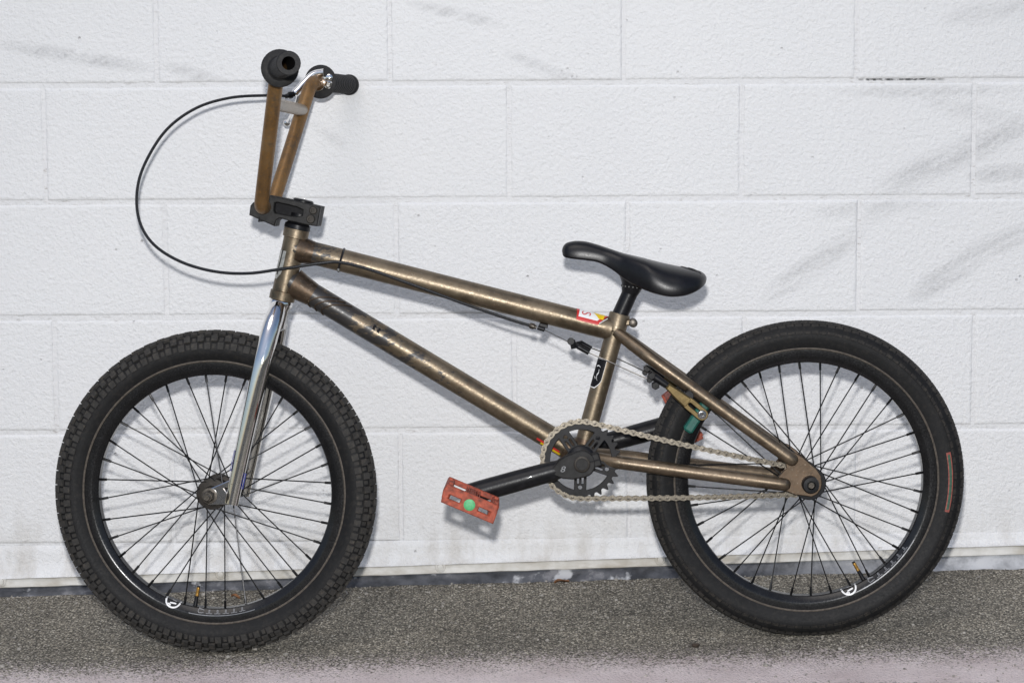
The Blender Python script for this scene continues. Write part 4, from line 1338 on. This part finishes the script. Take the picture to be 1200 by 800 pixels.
cols = [[a[0] for a, *_ in SEC], [a[1] for a, *_ in SEC], [b[1] for _, b, *_ in SEC], [h for *_, h, _ in SEC], [p for *_, p in SEC]]
US, TP, BT, HWs, PW = [cr1(c_, 4) for c_ in cols]
v, f = [], []; NR = 15
ringn = None
for u, tp, bt, hw, pw in zip(US, TP, BT, HWs, PW):
    bt = min(bt, tp - .0015); hgt = tp - bt
    ring = []
    for k in range(NR):                       # shell, far edge to near edge
        q = -PI / 2 + PI * k / (NR - 1)
        y = math.sin(q) * hw; tt_ = abs(math.sin(q))
        z = bt + hgt * (max(0.0, 1 - tt_ ** pw)) ** (1 / pw)
        ring.append(Vector((u, -y, z)))
    e = .0035 * min(1, hgt / .01)
    ring += [Vector((u, -hw * .985, bt - e * .5)), Vector((u, -hw * .90, bt - e)), Vector((u, -hw * .80, bt + e * .3)), Vector((u, -hw * .45, bt + hgt * .42)), Vector((u, 0, bt + hgt * .5)),
             Vector((u, hw * .45, bt + hgt * .42)), Vector((u, hw * .80, bt + e * .3)), Vector((u, hw * .90, bt - e)), Vector((u, hw * .985, bt - e * .5))]
    ringn = len(ring); v += ring
ns = len(US)
for i in range(ns - 1):
    for k in range(ringn):
        k2 = (k + 1) % ringn
        f.append((i * ringn + k, i * ringn + k2, (i + 1) * ringn + k2, (i + 1) * ringn + k))
f.append(tuple(range(ringn))); f.append(tuple((ns - 1) * ringn + k for k in reversed(range(ringn))))
MB().add(v, f).build('seat_shell', M_SADDLE, sad, smooth=55)
mb = MB()      # moulded neck that sits on the post
n0, n1 = T3((0.1917, 0.5578, 0.0000)), T3((0.1945, 0.5822, 0.0000))
tube(mb, [n0, n0.lerp(n1, .35), n0.lerp(n1, .7), n1], [.0165, .0185, .0225, .026], 24, squash=1.0)
for k in range(16):
    q = 2 * PI * k / 16
    ax_ = (n1 - n0).normalized(); a_ = Vector((0, 1, 0)); b_ = ax_.cross(a_)
    bevel_box(mb, Matrix.Translation(n0 + ax_ * .002 + (a_ * math.cos(q) + b_ * math.sin(q)) * .0168), .003, .003, .003, .0005)
mb.build('seat_neck', M_SADDLE, sad)
def seat_z(u, y):
    i = max(k for k in range(ns) if US[k] <= u or k == 0); i = min(i, ns - 2)
    t = (u - US[i]) / max(1e-6, US[i + 1] - US[i])
    hw, tp, bt, pw = [c_[i] * (1 - t) + c_[i + 1] * t for c_ in (HWs, TP, BT, PW)]
    k = min(.999, abs(y) / hw)
    return bt + (tp - bt) * (1 - k ** pw) ** (1 / pw)
for r_ in range(2):      # stitched panel lines at the tail
    pts = []
    for k in range(15):
        q = -1 + 2 * k / 14
        u = US[-1] - .010 - (.030 - .011 * r_) * (1 - q * q) ** .6; y = q * (.030 - .008 * r_)
        pts.append(Vector((u, -y, seat_z(u, y) + .0001)))
    mb = MB(); tube(mb, spline(pts, 2), .0008, 5); mb.build('seat_stitching', M_GRIP, sad)

# ---- rear brake: near and far arms on the seat stays
brake = empty('brake', bike)
def ring2(c, r, a0, a1, n): return [(c[0] + r * math.cos(a0 + (a1 - a0) * k / n), c[1] + r * math.sin(a0 + (a1 - a0) * k / n)) for k in range(n + 1)]
for s in (1, -1):
    wz = .074
    h0 = (0.2236, 0.4213, 0.0740); h1 = (0.2423, 0.4078, 0.0740); h2 = (0.2743, 0.3821, 0.0740); h3 = (0.2956, 0.3639, 0.0740)
    mb = MB()
    axd = Vector((h3[0] - h2[0], h3[1] - h2[1])).normalized()
    s0, s1 = (h2[0] + .002, h2[1] - .002), (h3[0] + .001, h3[1] - .001)
    plate(mb, [capsule(*s0, *s1, .0098, 8), capsule(s0[0] + axd.x * .002, s0[1] + axd.y * .002, s1[0] - axd.x * .001, s1[1] - axd.y * .001, .0024, 5)], .0065, lambda q, s=s: V(q.x, q.y, s * (.0705 + q.z)), .001)
    d2 = Vector((h2[0] - h1[0], h2[1] - h1[1])).normalized(); n2 = Vector((-d2.y, d2.x))
    if n2.y < 0: n2 = -n2
    pp = lambda q, t: (q[0] + n2.x * t, q[1] + n2.y * t)
    mid_ = ((h1[0] + h2[0]) / 2, (h1[1] + h2[1]) / 2)
    plate(mb, [[pp(h1, .0050), pp(mid_, .0072), pp(h2, .0085), pp(s0, .0060), pp(s0, -.0070), pp(h2, -.0095), pp(mid_, -.0078), pp(h1, -.0048)]], .0090, lambda q, s=s: V(q.x, q.y, s * (.0700 + q.z)), .0022)
    mb.build('brake_arm', M_GOLD, brake)
    mb = MB()
    lathe(mb, V(s1[0], s1[1], s * .0725), (0, -s, 0), [(0, .0072), (.0014, .0072), (.0014, .0050), (.0050, .0050), (.0056, .0042), (.0056, .0026), (.003, .0024), (.003, 0)], 18)
    mb.build('pad_bolt', M_CHROME, brake)
    mb = MB()
    pm_ = Matrix.Translation(T3((0.2906, 0.3551, s * 0.0350))) @ Matrix.Rotation(rad(-56), 4, 'Y')
    bevel_box(mb, pm_ , .054, .022, .016, .003)
    lathe(mb, V(s1[0], s1[1], s * .030), (0, -s, 0), [(0, .004), (.040, .004)], 12)
    mb.build('brake_pad', M_TEAL, brake)
    mb = MB()
    hd = V(h0[0], h0[1], s * .066)
    tube(mb, [V(h1[0] + .002, h1[1] - .001, s * .066), hd, V(h0[0] - .006, h0[1] + .003, s * .066)], [.0055, .0065, .0060], 12)
    a_ = (0.2181, 0.4240, 0.0660); b_ = (0.2241, 0.4085, 0.0660); c_ = (0.2148, 0.4166, 0.0660)
    for (q, r, ln) in ((a_, .0062, .020), (b_, .0066, .018), (c_, .0042, .014)):
        lathe(mb, V(q[0], q[1], s * (.066 - ln / 2)), (0, -s, 0), [(0, 0), (0, r * .8), (.0015, r), (ln - .002, r), (ln, r * .8), (ln, r * .45), (ln - .003, r * .4), (ln - .003, 0)], 6 if r > .005 else 14)
    mb.build('cable_clamp', M_BLACK, brake)
    mb = MB()      # pivot boss on the stay
    pv = V(h2[0] + .002, h2[1] + .010, s * .050)
    lathe(mb, pv, (0, -s, 0), [(0, .0080), (.020, .0080), (.022, .007), (.022, 0)], 16)
    mb.build('brake_pivot', M_BLACK, brake)

# ---- brake cable: housing in a loop, bare wire, yoke and the two straddle wires
mb = MB()
hp = [(-0.3678, 0.8692, -0.1880),(-0.4032, 0.8701, -0.1750),(-0.4607, 0.8663, -0.1600),(-0.5152, 0.8495, -0.1450),(-0.5619, 0.8140, -0.1250),(-0.5939, 0.7601, -0.1000),(-0.6041, 0.7134, -0.0750),(-0.5969, 0.6672, -0.0500),(-0.5717, 0.6308, -0.0280),(-0.5274, 0.6040, -0.0100),(-0.4729, 0.5887, 0.0050),(-0.4174, 0.5856, 0.0180),(-0.3598, 0.5930, 0.0270),(-0.2951, 0.6020, 0.0270),(-0.2684, 0.6021, 0.0240),(-0.2254, 0.5913, 0.0240),(-0.1611, 0.5679, 0.0220),(-0.0806, 0.5374, 0.0160),(-0.0133, 0.5130, 0.0120),(0.0286, 0.4997, 0.0100)]
pts = spline([T3(p) for p in hp], 8)
tube(mb, pts, .0025, 10)
mb.build('cable_housing', M_CABLE, bike)
cab = empty('cable_yoke', bike)
mb = MB()
lathe(mb, T3((0.0273, 0.5002, 0.0100)), T3((0.0394, 0.4965, 0.0100)) - T3((0.0273, 0.5002, 0.0100)), [(0, .0030), (.003, .0046), (.008, .0046), (.009, .0034), (.012, .0034)], 14)
mb.build('ferrule', M_BOLT, cab)
mb = MB(); tube(mb, [T3((0.0489, 0.4941, 0.0100)), T3((0.0976, 0.4692, 0.0080))], .0011, 6); mb.build('bare_wire', M_WIRE, cab)
mb = MB()
pa, pb = T3((0.0935, 0.4742, 0.0100)), T3((0.0988, 0.4646, 0.0100))
lathe(mb, pa + Vector((0, -.006, 0)), (0, 1, 0), [(0, 0), (0, .0050), (.001, .0058), (.011, .0058), (.012, .005), (.012, 0)], 14)
tube(mb, [T3((0.0956, 0.4759, 0.0060)), T3((0.0983, 0.4623, 0.0060))], .0048, 10)
for s in (1, -1):
    q0, q1 = T3((0.0990, 0.4691, 0.0060)), T3((0.1220, 0.4560, 0.0060))
    off = V(0, .0042 if s < 0 else 0, s * .006) if s > 0 else V(.004, .0052, -.010)
    tube(mb, [q0, q0.lerp(q1, .3) + off, q1 + off], [.0034, .0042, .0040], 12)
mb.build('yoke_body', M_BLACK, cab)
mb = MB(); tube(mb, spline([T3((0.1204, 0.4565, 0.0120)), T3((0.1510, 0.4439, 0.0260)), T3((0.1811, 0.4311, 0.0450)), T3((0.2151, 0.4167, 0.0600))], 4), .0010, 6); mb.build('straddle_wire', M_WIRE, cab)
mb = MB(); tube(mb, spline([T3((0.1223, 0.4634, -0.0040)), T3((0.1474, 0.4529, -0.0220)), T3((0.1854, 0.4343, -0.0450)), T3((0.2234, 0.4146, -0.0620))], 4), .0010, 6); mb.build('straddle_wire', M_WIRE, cab)
mb = MB()      # cable tie round the top tube
sC = (T3((-0.2701, 0.6041, 0.0000)) - TT0).dot((TT1 - TT0).normalized())
axt = (TT1 - TT0).normalized()
lp = []
for k in range(29):
    q = 2 * PI * k / 28
    r_ = .0186 + (.0052 * max(0, math.cos(q + .18)) ** 10)
    lp.append(tt(sC, q, r_ - .0182))
tube(mb, lp, .0019, 6)
bevel_box(mb, Matrix.Translation(tt(sC, -.75, .0035)), .0045, .0045, .0055, .0008)
mb.build('cable_tie', M_CABLE, bike)
